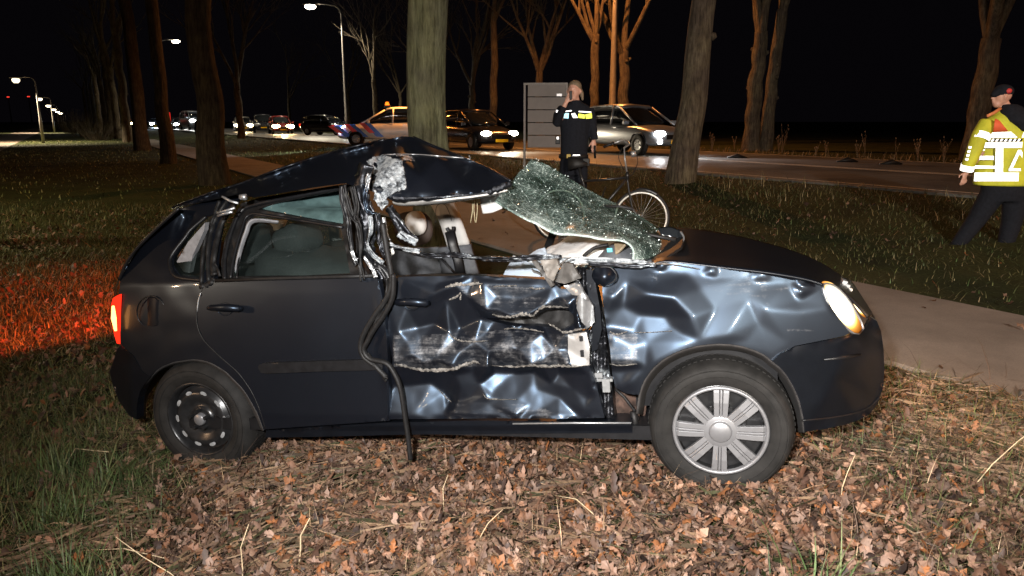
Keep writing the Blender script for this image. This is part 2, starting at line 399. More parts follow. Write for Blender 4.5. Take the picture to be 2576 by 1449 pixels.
def patch(name, rows, mat, parent, nu=10, nv=6, crown=0, nzs=0, nscale=6, thick=.0, world=False):
    """smooth surface through rows of (u, v, y) points of the wreck"""
    R3 = []
    for r in rows: R3.append([S(*p) if not world else Vector(p) for p in r])
    fine = [catmull([tuple(p) for p in r], nu) for r in R3]
    cols = []; n = len(fine[0])
    for j in range(n): cols.append(catmull([fine[i][j] for i in range(len(fine))], nv))
    m = len(cols[0]); V = []
    for j in range(n):
        for i in range(m):
            p = Vector(cols[j][i]); s = math.sin(math.pi * i / (m - 1)); p.z += crown * s
            if nzs: p += noise.noise_vector(p * nscale) * nzs + noise.noise_vector(p * nscale * 2.7) * nzs * .4
            V.append(p)
    F = [(j * m + i, j * m + i + 1, (j + 1) * m + i + 1, (j + 1) * m + i) for j in range(n - 1) for i in range(m - 1)]
    o = mesh_obj(name, V, F, mat, parent)
    if thick: q = o.modifiers.new('solid', 'SOLIDIFY'); q.thickness = thick; q.offset = 0
    return o
# ------------------------------------------------------------------ the wrecked hatchback
def c4(x, y): return (872 + x * .3565, 657.4 + y * .3565)
def c5(x, y): return (1475.8 + x * .5092, 536.7 + y * .5092)
def cB(x, y): return (858.6 + x * .2686, 348.8 + y * .2686)
def cG(x, y): return (1274.6 + x * .20833, 369 + y * .20833)
def cA(x, y): return (234.8 + x * .287, 322 + y * .287)
def cM(x, y): return (1308.1 + x * .2176, 523.3 + y * .2176)
def yb(u, v, base=-.83):
    p = S(u, v, base); y = base
    if p.z > .55: y += .28 * (p.z - .55) ** 2
    if p.z > .98: y += .38 * (p.z - .98)
    if p.z < .35: y += (.35 - p.z) * .16
    if p.x > 1.0: y += .30 * (p.x - 1.0) ** 2
    if p.x < -1.0: y += .20 * (p.x + 1.0) ** 2
    return y
def wob(u, v, a=.003, s=.03): return noise.noise(Vector((u * s, v * s, 1.7))) * a

car = empty('wrecked_car', mat=CARM)
tag(car, 'wrecked dark hatchback on the leaves with crushed roof and torn doors', 'car')

# rear quarter
ARCH_R = [(664, 1083), (655, 1058), (646, 1036), (634, 1014), (621, 992), (606, 972), (588, 954), (570, 936), (550, 923), (530, 912), (510, 906), (485, 903), (461, 906), (436, 910), (410, 920), (390, 934), (377, 948), (363, 966), (353, 983), (347, 1002), (344, 1023), (344, 1054)]
quarter = [(452, 525), (520, 505), (590, 489), (604, 497), (585, 520), (560, 545), (548, 600), (541, 660), (538, 712), (511, 720), (498, 755), (494, 790), (497, 822), (508, 850), (525, 872), (560, 905), (600, 940), (632, 985), (652, 1030), (668, 1080)] + ARCH_R[:17] + [(360, 935), (335, 893), (303, 866), (302, 800), (300, 742), (302, 706), (321, 664), (350, 622), (396, 574)]
QG = [cA(940, 800), cA(880, 870), cA(820, 960), cA(700, 1130), cA(690, 1200), cA(750, 1290), cA(950, 1320), cA(1000, 1200), cA(1010, 1000), cA(1040, 760)]
dent_r = Scatter([(300, 700, 0), (452, 525, 0), (600, 490, 0), (470, 545, .05), (455, 575, .055), (470, 600, .02), (440, 560, 0), (495, 545, .0), (430, 620, 0), (538, 712, 0), (668, 1080, 0), (344, 1054, 0), (303, 866, 0), (520, 800, 0), (400, 700, 0), (390, 780, .0)], 3)
body = panel('rear_quarter', quarter, lambda u, v: yb(u, v) + dent_r(u, v) + wob(u, v, .004, .02), M_PAINT, car, 8, .03, [QG])
# fuel flap
ff = [(380 + 31 * math.cos(a) * 1.0, 785 + 36 * math.sin(a)) for a in np.linspace(0, 2 * math.pi, 28, endpoint=False)]
panel('fuel_flap', ff, lambda u, v: yb(u, v) - .006 + .00003 * ((u - 385) ** 2), M_PAINTB, car, 9, .008)
mb = MB(); mb.tube([S(380 + 36 * math.cos(a), 785 + 40 * math.sin(a), yb(380, 785) - .001) for a in np.linspace(0, 2 * math.pi, 28, endpoint=False)], .004, 6, True)
mb.build('fuel_flap_ring', M_PLAST, car, True)
# quarter window glass, seal and white inner trim
panel('quarter_window', QG, lambda u, v: yb(u, v) + .012, M_GLASS, car, 12, .003)
panel('inner_trim', [cA(980, 830), cA(830, 1000), cA(730, 1170), cA(790, 1260), cA(840, 1270), cA(870, 1120), cA(970, 900)], lambda u, v: -.70, simple('grey_trim', (.20, .20, .21), .6), car, 9, .03)
mb = MB(); mb.tube([S(u, v, yb(u, v) - .004) for u, v in catmull([cA(990, 775), cA(860, 885), cA(800, 965), cA(690, 1110), cA(672, 1200), cA(735, 1305), cA(960, 1335)], 6)], .010, 8)
mb.build('window_seal', M_PLAST, car, True)
# rear bumper
BR = [(303, 868), (335, 895), (360, 937), (377, 949), (363, 966), (353, 983), (347, 1002), (344, 1023), (344, 1055), (325, 1046), (300, 1010), (284, 972), (275, 935), (288, 900), (294, 878)]
panel('rear_bumper', BR, lambda u, v: yb(u, v) - .004 + .0012 * max(0, 330 - u), M_PAINTB, car, 8, .05)
# tailgate seen edge-on behind the quarter
patch('tailgate', [[(452, 526, -.60), (396, 575, -.66), (350, 623, -.70), (302, 705, -.72), (290, 745, -.70)], [(440, 526, .0), (385, 577, .0), (340, 625, .0), (296, 706, .0), (286, 748, .0)]], M_PAINTB, car, 5, 3)
mb = MB(); mb.tube([S(u, v, -.69) for u, v in catmull([(450, 524), (396, 573), (348, 621), (318, 663), (300, 704)], 5)], .008, 6)
mb.build('tailgate_seal', M_PLAST, car, True)
# rear lamp
M_TAIL = emit('tail_lamp_lens', (1, .03, .01), 1.6)
tl = panel('rear_lamp', [(292, 745), (300, 741), (302, 800), (304, 866), (294, 864), (287, 842), (280, 800), (279, 768), (284, 750)], lambda u, v: -.76 + .0016 * max(0, 303 - u), M_TAIL, car, 6, .03)
mb = MB(); mb.tube([S(u, v, -.79) for u, v in [(284.5, 770), (286, 800), (291, 832)]], [.006, .012, .006], 8); mb.build('bulb', emit('tail_bulb', (1, .35, .08), 8), tl, True)
lt = lamp('rear_lamp_light', 'SPOT', CARM @ S(266, 800, -.60), 2400, (1, .085, .015), .03, (-4.5, 6.2, -.26), 84, .6); lt.scale = (1, .12, 1)

# rear door
RDO = [(513, 718), (540, 709), (700, 704), (860, 699), (948, 696), (958, 740), (968, 800), (974, 870), (977, 940), (979, 1000), (980, 1058), (900, 1064), (780, 1072), (669, 1080), (653, 1028), (633, 983), (601, 938), (562, 903), (527, 870), (511, 849), (499, 822), (496, 790), (500, 757)]
dr = Scatter([(496, 700, 0), (500, 850, 0), (660, 1085, 0), (980, 1060, .0), (948, 696, .0), (975, 870, -.02), (940, 860, 0), (700, 700, 0), (720, 860, 0), (700, 735, -.004), (940, 735, -.004), (780, 1070, .006), (660, 990, .0)], 3)
rdoor = panel('rear_door', RDO, lambda u, v: yb(u, v, -.838) + dr(u, v) + wob(u, v, .002, .008), M_PAINT, car, 8, .03)
mb = MB(); mb.tube([S(u, v, yb(u, v) - .012) for u, v in [(541, 706), (700, 700), (860, 696), (950, 693)]], .009, 6, flat=.6); mb.build('belt_seal', M_RUB, rdoor, True)
md = [(650, 919), (664, 914), (800, 909), (930, 905), (962, 906), (962, 930), (930, 932), (800, 935), (672, 940), (657, 938), (649, 926)]
panel('door_moulding', md, lambda u, v: yb(u, v, -.838) - .016, M_PLAST, rdoor, 8, .016)
def handle(par, cx, cy, w, s, dy=0):
    cup = [(cx + w * .42 * math.cos(a), cy + w * .36 * math.sin(a)) for a in np.linspace(0, 2 * math.pi, 20, endpoint=False)]
    y0 = lambda u, v: yb(u, v, -.838) + dy - .003 - .0 * u
    panel('handle_cup', cup, lambda u, v: y0(u, v) + .006 * (1 if ((u - cx) ** 2 + (v - cy) ** 2) < (w * .3) ** 2 else 0), M_PLAST, par, 6, .004)
    mb = MB(); mb.tube([S(cx - w, cy - 1, y0(cx - w, cy) - .006), S(cx - w * .8, cy - 2, y0(cx, cy) - .03), S(cx, cy - 3, y0(cx, cy) - .04), S(cx + w * .8, cy, y0(cx, cy) - .034), S(cx + w, cy + 1, y0(cx, cy) - .008)], [.009, .015, .016, .016, .010], 8)
    mb.build('door_handle', M_PAINT, par, True)
    mb = MB(); mb.tube([S(cx + w * .46 * math.cos(a), cy + w * .42 * math.sin(a), y0(cx, cy) - .004) for a in np.linspace(.25, math.pi - .25, 10)], .0028, 5); mb.build('cup_rim', M_PAINT, par, True)
handle(rdoor, 566, 776, 42, 1)
mb = MB(); mb.tube([S(u, v, yb(u, v) - .0015) for u, v in catmull([(516, 718), (499, 757), (494, 790), (497, 822), (509, 850), (526, 871), (561, 904), (600, 939), (632, 984), (653, 1030), (668, 1078)], 4)], .0035, 6); mb.build('shut_line', M_RUB, rdoor, True)
patch('door_edge', [[(950, 702, -.845), (966, 790, -.845), (972, 930, -.845), (974, 1056, -.845)], [(962, 702, -.815), (976, 790, -.815), (983, 930, -.815), (985, 1056, -.815)]], M_PAINT, rdoor, 6, 4, thick=.003)
mb = MB(); mb.tube([S(u, v, yb(u, v) - .003) for u, v in catmull([(506, 735), (499, 757), (496, 785)], 4)], [.001] + [.0032] * 7 + [.001], 6); mb.build('edge_highlight', M_GREYM, rdoor, True)  # pale metal sliver paints the highlight on the shut line
# frame of the rear door window, twisted
FR = [(560, 712), (556, 660), (566, 600), (590, 545), (606, 512), (650, 498), (760, 480), (868, 463), (888, 466), (896, 520), (902, 600), (908, 660), (930, 698), (880, 700), (700, 705)]
H1 = [(583, 697), (591, 646), (611, 580), (631, 543), (694, 549), (780, 562), (858, 575), (868, 620), (881, 690), (760, 696)]
H2 = [(648, 527), (700, 510), (780, 494), (850, 480), (861, 486), (863, 566), (780, 552), (706, 538)]
fr = panel('window_frame', FR, lambda u, v: yb(u, v) + .012 + wob(u, v, .02, .04), M_RUB, car, 7, .03, [H1, H2])
mb = MB()
for line, r in (([(566, 706), (566, 650), (580, 590), (604, 535), (640, 515), (760, 491), (866, 470)], .010), ([(580, 700), (588, 648), (608, 578), (628, 540), (694, 545), (862, 572)], .007), ([(596, 700), (600, 655), (617, 590), (634, 548)], .004)):
    mb.tube([S(u, v, yb(u, v) + .0) for u, v in catmull(line, 5)], r, 7)
mb.build('frame_seal', M_PLAST, fr, True)
panel('door_glass', H1, lambda u, v: yb(u, v) + .03, M_GLASS, car, 20, .003)
M_TEAL = simple('teal_glass_film', (.06, .10, .10), .12, 0, .5, 9, .2, .01)
panel('bent_glass', H2, lambda u, v: yb(u, v) + .05 + (.0012 * (u - 700) if v < 520 else 0), M_TEAL, car, 12, .003)
# messy strips between the quarter glass and the door frame
mb = MB()
for line, r in (([cA(1110, 640), cA(1060, 780), cA(990, 950), cA(960, 1150), cA(950, 1370)], .018), ([cA(1240, 660), cA(1130, 820), cA(1080, 1000), cA(1050, 1180), cA(1060, 1290)], .016), ([cA(1180, 640), cA(1100, 760), cA(1040, 900), cA(1010, 1100), cA(1020, 1350)], .015), ([cA(1060, 1180), cA(1090, 1240), cA(1110, 1300)], .008), ([cA(940, 1390), cA(1010, 1370), cA(1060, 1330)], .014)):
    mb.tube([S(u, v, yb(u, v) - .004 + random.uniform(-.006, .01)) for u, v in catmull(line, 5)], r, 7, flat=.6)
mb.build('torn_seal_strips', M_RUB, car, True)
mb = MB()
for line in ([cA(1085, 745), cA(1160, 725), cA(1240, 700)], [cA(1130, 600), cA(1200, 640), cA(1270, 660)], [cA(1090, 770), cA(1150, 750), cA(1220, 735)]): mb.tube([S(u, v, -.80) for u, v in line], .006, 5)
mb.tube([S(*cA(1290, 605), -.80), S(*cA(1340, 605), -.80)], .014, 6)
mb.build('bare_metal_edge', M_GREYM, car, True)

# sill
SL = [(669, 1083), (800, 1074), (980, 1063), (1200, 1058), (1400, 1060), (1588, 1063), (1591, 1089), (1400, 1090), (1150, 1092), (1000, 1094), (800, 1099), (668, 1101)]
sill = panel('sill', SL, lambda u, v: -.80 + (.02 if v > 1080 else 0), M_PAINTB, car, 7, .10, scr=[([(1000, 1060), (1400, 1060), (1400, 1092), (1000, 1094)], .8)])
mb = MB(); mb.tube([S(u, v, -.812) for u, v in [(1290, 1066), (1450, 1064), (1588, 1064)]], .004, 6); mb.build('sill_edge', M_GREYM, sill, True)

# front door, crushed
def cc(L): return [(*c4(x, y), d) for x, y, d in L]
FDO = [(990, 698)] + [c4(*p) for p in [(420, 108), (900, 100), (1430, 128), (1500, 190), (1600, 205), (1690, 240), (1745, 330), (1748, 430), (1700, 500), (1690, 600), (1715, 740), (1760, 860), (1820, 1105), (1500, 1112), (1100, 1108), (700, 1112), (275, 1115), (280, 960), (310, 800), (322, 700), (300, 560), (285, 470), (300, 380), (325, 340), (330, 200)]]
fd = Scatter(cc([
    (330, 100, 0), (900, 98, 0), (1450, 120, .0), (300, 350, .0), (420, 330, .005), (600, 330, .018),
    (640, 160, .0), (620, 230, -.016), (700, 190, -.022), (760, 170, -.02), (960, 155, -.018), (1200, 165, -.012), (1450, 180, -.01), (1600, 230, -.01),
    (700, 270, .012), (760, 240, .006), (850, 250, .0), (980, 350, -.028), (1060, 250, -.006), (1060, 350, -.03), (1150, 392, -.036), (1300, 380, -.036), (1400, 322, -.032), (1560, 325, -.03), (1620, 250, -.022), (1240, 260, -.004), (1500, 260, -.01),
    (950, 400, .04), (1050, 415, .06), (1150, 425, .075), (1300, 415, .08), (1400, 350, .07), (1550, 350, .07), (1590, 420, .06), (1600, 480, .02),
    (620, 440, .052), (500, 470, .04), (800, 470, .062), (1000, 490, .05), (1200, 470, .065), (1400, 480, .06), (1540, 515, .0),
    (310, 500, .0), (360, 495, -.002), (420, 560, .0), (520, 580, .015), (720, 500, .026), (760, 560, .028), (900, 570, .008), (1100, 560, .006), (1150, 480, .03), (1380, 500, .022), (1300, 560, .006),
    (330, 700, -.024), (460, 660, -.018), (540, 720, -.02), (620, 690, -.012), (740, 740, -.028), (800, 640, -.006), (1000, 640, -.004), (1200, 620, -.006), (1400, 640, .004), (1550, 620, .01), (1000, 735, -.026), (1300, 740, -.03), (1560, 735, -.026), (1640, 560, -.008), (1700, 700, -.01), (1640, 740, -.022), (1370, 720, -.012), (1470, 620, .004),
    (330, 780, .014), (450, 775, .022), (590, 772, .030), (720, 775, .035), (760, 800, .030), (890, 770, .030), (1040, 778, .060), (1180, 785, .075), (1320, 775, .070), (1500, 788, .052), (1600, 788, .02), (1700, 800, .0),
    (290, 955, .022), (330, 880, .042), (500, 868, .060), (600, 856, .070), (690, 920, .074), (735, 985, .076), (780, 985, .030), (800, 880, .024), (865, 960, .028), (935, 860, .030), (985, 952, .010), (1002, 968, .010),
    (1030, 925, .028), (1080, 865, .048), (1100, 975, .014), (1210, 975, .020), (1300, 870, .048), (1350, 905, .044), (1500, 960, .034), (1450, 860, .040), (1600, 900, .024), (1700, 965, .014), (1300, 1005, .018), (1400, 1030, .016), (1650, 1103, .010), (1680, 1050, .004), (1690, 900, .012),
    (285, 1075, -.002), (480, 1078, .012), (700, 1070, .034), (740, 1060, .008), (880, 1085, -.012), (1200, 1092, -.018), (1500, 1100, -.010), (1000, 1000, .010), (860, 1000, .016),
    (1790, 1100, .0), (300, 1115, 0), (700, 1112, .02), (1200, 1112, -.010), (1760, 950, .0)]), 2, 4)
scr_fd = [([c4(*p) for p in [(760, 170), (1000, 150), (1600, 210), (1560, 330), (1400, 320), (1300, 380), (1150, 390), (1000, 350), (850, 250)]], .55),
          ([c4(*p) for p in [(730, 500), (1100, 480), (1560, 520), (1560, 745), (740, 745), (330, 745), (330, 520), (450, 530)]], .62),
          ([c4(*p) for p in [(1560, 510), (1700, 500), (1700, 740), (1590, 740)]], 1.0),
          ([c4(*p) for p in [(720, 1000), (1300, 1000), (1600, 1110), (700, 1110)]], .42),
          ([c4(*p) for p in [(780, 800), (880, 800), (900, 1000), (760, 1000)]], .3)]
C4_ = lambda L: [c4(*p) for p in L]
FHOLES = [[(975, 400), (1060, 404), (1160, 402), (1260, 390), (1330, 394), (1350, 374), (1400, 346), (1470, 337), (1560, 340), (1600, 380), (1606, 440), (1560, 470), (1500, 496), (1430, 466), (1350, 456), (1250, 458), (1150, 450), (1050, 428)], [(1640, 470), (1690, 480), (1680, 505), (1600, 512)]]
fdoor = panel('front_door', FDO, lambda u, v: yb(u, v, -.835) + fd(u, v) * 1.0 + wob(u, v, .002, .03), M_PAINT, car, 4.4, .04, [C4_(p) for p in FHOLES], scr=scr_fd)
panel('door_inner_panel', C4_([(900, 300), (1660, 280), (1660, 560), (900, 560)]), lambda u, v: -.70 + wob(u, v, .02, .05), M_RUB, fdoor, 12, .01)
handle(fdoor, 1036, 762, 43, 1, .004)
# torn skin edges standing off the door
def torn_edge(pts, w, name='torn_edge', par=None, dy=-.012, off=None, seed=1, f=None):
    rnd = random.Random(seed); P = catmull(pts, 9); V, F = [], []
    for i, (u, v) in enumerate(P):
        k = .85 * math.sin(math.pi * min(1, (i + .5) / len(P))) ** .4
        a = w * k * (.35 + rnd.random() * .9); b = w * k * (.2 + rnd.random() * .5)
        base = (f or (lambda u, v: yb(u, v, -.835) + fd(u, v)))(u, v)
        V += [S(u + rnd.uniform(-1, 1), v - a, base + dy * .3), S(u, v, base + dy - rnd.random() * .008), S(u + rnd.uniform(-1.5, 1.5), v + b, base + dy * .6 - rnd.random() * .006)]
    for i in range(len(P) - 1):
        for k in (0, 1): F.append((i * 3 + k, i * 3 + k + 1, i * 3 + k + 4, i * 3 + k + 3))
    o = mesh_obj(name, V, F, M_EDGE, par or fdoor, False); q = o.modifiers.new('solid', 'SOLIDIFY'); q.thickness = .0025; return o
C4 = lambda L: [c4(*p) for p in L]
torn_edge(C4([(695, 185), (760, 168), (850, 165), (960, 158)]), 7, seed=2)
torn_edge(C4([(720, 272), (770, 255), (805, 230), (800, 270)]), 5, seed=3)
torn_edge(C4([(1040, 180), (1100, 175), (1200, 172)]), 3, seed=4)
torn_edge(C4([(1290, 185), (1340, 195), (1400, 190)]), 4, seed=5)
torn_edge(C4([(1030, 375), (1090, 392), (1170, 392), (1240, 375), (1310, 385), (1330, 365), (1380, 328), (1460, 322), (1560, 328)]), 7, seed=6, dy=-.02)
torn_edge(C4([(1640, 235), (1625, 300), (1640, 360), (1660, 420), (1700, 470)]), 4, seed=7)
torn_edge(C4([(1425, 440), (1480, 470), (1540, 505), (1620, 485), (1700, 470)]), 5, seed=8)
torn_edge(C4([(720, 500), (740, 530), (800, 560), (900, 568), (1000, 560)]), 4, seed=9)
torn_edge(C4([(1110, 480), (1180, 475), (1260, 478), (1390, 500)]), 3.5, seed=10)
torn_edge(C4([(335, 725), (420, 745), (520, 765), (640, 770), (760, 760), (830, 735), (900, 712), (940, 725)]), 8, seed=11, dy=-.018)
torn_edge(C4([(1030, 735), (1180, 745), (1300, 735), (1430, 745), (1500, 738), (1600, 745), (1720, 730)]), 6, seed=12, dy=-.018)
torn_edge(C4([(650, 905), (690, 950), (740, 990)]), 3, seed=13); torn_edge(C4([(965, 935), (985, 965), (1040, 975), (1200, 975)]), 3, seed=14)
# bare inner metal at the door's front edge
panel('bare_metal_strip', C4([(1562, 518), (1690, 500), (1715, 600), (1712, 735), (1590, 745), (1562, 640)]), lambda u, v: yb(u, v, -.835) + fd(u, v) - .014, simple('bare_white_metal', (.30, .29, .28), .4, .35, .15, 20, .3), fdoor, 8, .01)
mb = MB()
for x, y, w, h in ((1655, 545, 4, 6), (1662, 650, 4, 8)): mb = MB(); mb.box(S(*c4(x, y), yb(*c4(x, y), -.835) + fd(*c4(x, y)) - .022), (w * .0016 * 2, .01, h * .0016 * 2)); mb.build('clip_slot', M_PLAST, fdoor)

# hinge pillar between door and wing
HP = C4([(1470, 60), (1640, 40), (1760, 40), (1800, 130), (1760, 190), (1800, 350), (1830, 480), (1850, 700), (1870, 900), (1900, 1110), (1835, 1108), (1770, 870), (1720, 740), (1700, 600), (1705, 500), (1752, 430), (1748, 330), (1690, 240), (1600, 150)])
panel('hinge_pillar', HP, lambda u, v: -.77 + wob(u, v, .03, .045) + .02 * math.sin(u * .35), M_CRUM, car, 6, .05)
panel('pillar_plate', C4([(1690, 60), (1740, 60), (1790, 350), (1800, 480), (1770, 620), (1730, 640), (1735, 480), (1720, 300), (1700, 200)]), lambda u, v: -.80, M_PAINTB, car, 7, .02)
mb = MB(); mb.box(S(*c4(1835, 870), -.80), (.03, .03, .055)); mb.box(S(*c4(1780, 800), -.80), (.03, .02, .02)); mb.box(S(*c4(1820, 830), -.79), (.07, .03, .012)); mb.build('door_hinge', M_GREYM, car)
# rusty plate behind the sill's front end
panel('rusty_bracket', C4([(1890, 905), (2000, 940), (2115, 960), (2110, 1085), (2060, 1100), (2020, 1120), (1870, 1115), (1850, 1000)]), lambda u, v: -.70 + .0006 * (u - 1550), M_RUST, car, 8, .03, jag=1.5)
mb = MB(); mb.tube([S(*c4(x, y), -.73) for x, y in [(1895, 900), (1960, 960), (2030, 1050), (2060, 1120)]], .006, 6); mb.tube([S(*c4(x, y), -.74) for x, y in [(2020, 1060), (2035, 1130), (2030, 1190)]], .014, 6); mb.build('loose_wire', M_RUB, car, True)

# front wing
WG = [(1532, 676), (1560, 668), (1640, 664), (1690, 660), (1760, 668), (1832, 676), (1934, 689), (2026, 706), (2068, 717), (2076, 740), (2092, 775), (2118, 812), (2138, 838), (2120, 846), (2060, 858), (2000, 870), (1960, 890), (1942, 908), (1925, 893), (1900, 881), (1870, 871), (1840, 866), (1808, 864), (1780, 866), (1750, 870), (1720, 878), (1693, 889), (1670, 902), (1650, 918), (1635, 934), (1622, 953), (1613, 972), (1607, 994), (1575, 990), (1548, 975), (1540, 940), (1535, 880), (1525, 820), (1517, 760), (1515, 720)]
def c5s(L): return [(*c5(x, y), d) for x, y, d in L]
wd = Scatter(c5s([
    (90, 250, .030), (250, 262, .032), (500, 300, .030), (750, 320, .026), (1000, 345, .022), (1170, 360, .018), (1200, 470, .0), (1300, 590, 0),
    (80, 400, .002), (200, 335, .016), (300, 345, .012), (560, 370, .018), (820, 385, .018), (1055, 385, .0), (800, 425, .014), (1050, 430, .012), (1060, 490, .0), (880, 475, .002),
    (130, 415, -.006), (300, 400, -.013), (430, 418, -.015), (520, 515, -.015), (690, 603, -.010), (850, 540, .008), (640, 470, .012), (800, 620, .0), (1000, 640, .0), (910, 700, .0),
    (90, 490, .012), (180, 455, .022), (270, 500, .034), (390, 510, .030), (420, 560, .020), (100, 560, .02), (230, 580, .026), (480, 600, .004), (560, 625, -.010), (700, 640, -.006), (430, 640, -.004),
    (120, 600, .002), (300, 640, .008), (110, 740, -.014), (230, 740, -.016), (330, 735, -.012), (420, 690, -.012), (230, 660, .0),
    (120, 770, .018), (200, 770, .014), (290, 760, -.004), (220, 830, -.010), (160, 860, .0), (250, 890, .0), (140, 900, .01)]), 7, 4)
C5 = lambda L: [c5(*p) for p in L]
scr_w = [(C5([(560, 280), (760, 300), (1000, 340), (1060, 380), (1050, 425), (900, 425), (780, 405), (640, 400), (560, 330)]), .45), (C5([(110, 590), (250, 590), (250, 745), (110, 745)]), .7),
         (C5([(100, 250), (560, 275), (560, 330), (330, 320), (160, 290)]), .35), (C5([(880, 440), (1080, 470), (1080, 500), (900, 500)]), .3), (C5([(990, 565), (1130, 565), (1130, 585), (990, 590)]), .5)]
wing = panel('front_wing', WG, lambda u, v: yb(u, v, -.83) + wd(u, v), M_PAINT, car, 5, .035, scr=scr_w)
wf = lambda u, v: yb(u, v, -.83) + wd(u, v)
torn_edge(C5([(115, 585), (150, 600), (200, 585)]), 4, par=wing, seed=20, f=wf)
torn_edge(C5([(235, 590), (320, 588), (420, 582)]), 1.6, par=wing, seed=21, f=wf)
torn_edge(C5([(115, 745), (170, 752), (250, 745)]), 3, par=wing, seed=22, f=wf)
torn_edge(C5([(60, 245), (250, 248), (400, 252), (560, 275)]), 3.5, par=wing, seed=23, f=lambda u, v: -.76)
# mirror base bulge torn at the wing corner
patch('mirror_stump', [[(1495, 676, -.80), (1520, 670, -.83), (1545, 676, -.80)], [(1490, 695, -.80), (1520, 700, -.86), (1551, 690, -.80)], [(1500, 713, -.80), (1522, 720, -.82), (1545, 712, -.79)]], M_PAINT, car, 6, 6, thick=.004)
mb = MB(); mb.tube([S(u, v, -.85) for u, v in catmull([(1508, 672), (1535, 673), (1550, 690), (1546, 706), (1530, 716)], 5)], .003, 6); mb.build('mirror_ring', M_PLAST, car, True)

# front bumper
BF = [(1943, 909), (1962, 891), (2001, 872), (2060, 860), (2120, 848), (2139, 840), (2162, 842), (2180, 822), (2190, 798), (2206, 808), (2217, 835), (2223, 880), (2225, 930), (2222, 975), (2210, 1010), (2190, 1040), (2160, 1057), (2120, 1070), (2070, 1080), (2024, 1086), (2021, 1050), (2012, 1010), (1998, 975), (1978, 942), (1960, 922)]
bd = Scatter([(1943, 909, -.01), (2024, 1086, .01), (2030, 870, .0), (2139, 840, .03), (2190, 798, .24), (2223, 880, .34), (2225, 930, .36), (2210, 1010, .30), (2160, 1057, .16), (2100, 950, .02), (2160, 920, .10), (2190, 900, .2), (2120, 880, .035), (2120, 893, .02), (2180, 885, .15), (2070, 1080, .06)], 14)
fb = panel('front_bumper', BF, lambda u, v: yb(u, v) + bd(u, v) - .004, M_PAINTB, car, 6, .04)
mb = MB(); mb.tube([S(u, v, yb(u, v) + bd(u, v) - .008) for u, v in catmull([(2018, 1058), (2080, 1052), (2140, 1042), (2185, 1025), (2212, 1000)], 5)], .004, 6); mb.build('bumper_lip', M_PLAST, fb, True)
mb = MB(); mb.tube([S(u, v, yb(u, v) + bd(u, v) - .006) for u, v in [(2072, 905), (2120, 899), (2165, 892)]], [.004, .01, .004], 6); mb.build('rub_strip', M_PLAST, fb, True)
# grille / nose behind lamps
patch('nose', [[(2068, 716, -.55), (2100, 705, -.1), (2128, 700, .3)], [(2120, 735, -.35), (2140, 722, .0), (2146, 716, .3)], [(2185, 800, -.3), (2192, 790, .05), (2200, 800, .3)]], M_PLAST, car, 6, 6, thick=.01)
mb = MB(); 
for k in range(3): mb.box(S(2122 + k * 6, 712 + k * 9, -.12), (.02, .05, .03), Matrix.Rotation(.4, 3, 'Y'))
mb.build('badge', M_GREYM, car)
# headlamps: reflector bowl, clear lens, bulb
def hl_mat():
    m, nt, out = NT('headlamp_lit'); L = nt.links.new
    a = nt.nodes.new('ShaderNodeAttribute'); a.attribute_name = 'scrape'
    r = ramp(nt, a.outputs['Fac'], [(0, (.9, .25, .02)), (.35, (1, .5, .10)), (.7, (1, .80, .45)), (1, (1, .93, .75))])
    st = ramp(nt, a.outputs['Fac'], [(0, (.10, .10, .10)), (.25, (.22, .22, .22)), (.6, (.8, .8, .8)), (1, (1, 1, 1))]); mu = nt.nodes.new('ShaderNodeMath'); mu.operation = 'MULTIPLY'; mu.inputs[1].default_value = 5.0
    L(st.outputs[0], mu.inputs[0]); e = nt.nodes.new('ShaderNodeEmission'); L(r.outputs[0], e.inputs[0]); L(mu.outputs[0], e.inputs[1]); L(e.outputs[0], out.inputs[0]); return m
M_HL = hl_mat()
def headlamp(outline, c, ax, dep, par):
    poly = catmull(outline, 4, True); o = panel('headlamp', [tuple(p) for p in poly], dep, M_HL, par, 4.5, .05)
    at = o.data.attributes.new('scrape', 'FLOAT', 'POINT'); V = []
    for v in o.data.vertices:
        w = CARM @ v.co - CAM; d = w.dot(Vector((0, math.cos(PITCH), -math.sin(PITCH)))); uu = PU0 + FPX * w.x / d; vv = PV0 - FPX * w.dot(Vector((0, math.sin(PITCH), math.cos(PITCH)))) / d
        a = math.radians(58); dx, dy = uu - c[0], vv - c[1]; p = dx * math.cos(a) + dy * math.sin(a); q = -dx * math.sin(a) + dy * math.cos(a)
        V.append(max(0., 1.15 - math.hypot(p / ax[0], q / ax[1])))
    at.data.foreach_set('value', [min(1., x * 1.5) for x in V]); return o
h1 = headlamp([(2071, 718), (2090, 716), (2110, 728), (2132, 752), (2152, 785), (2167, 812), (2171, 832), (2162, 842), (2146, 838), (2122, 818), (2098, 790), (2080, 757)], (2112, 768), (72, 34), lambda u, v: yb(u, v) + .02 + .0030 * max(0, u - 2090 - (v - 770) * .45) , car)
mb = MB(); mb.tube([S(u, v, yb(u, v) + .01 + .0030 * max(0, u - 2090 - (v - 770) * .45)) for u, v in catmull([(2071, 718), (2090, 716), (2110, 728), (2132, 752), (2152, 785), (2167, 812), (2171, 832), (2162, 842), (2146, 838), (2122, 818), (2098, 790), (2080, 757)], 4, True)], .005, 6, True); mb.build('lamp_rim', M_GREYM, h1, True)
h2 = headlamp([(2139, 739), (2150, 746), (2165, 765), (2176, 788), (2178, 798), (2168, 794), (2152, 772), (2141, 752)], (2158, 766), (30, 12), lambda u, v: .12, car)
lamp('headlamp_light', 'SPOT', CARM @ S(2195, 770, -.35), 26, (1, .62, .30), .06, (7, 5.0, .3), 125, .6)
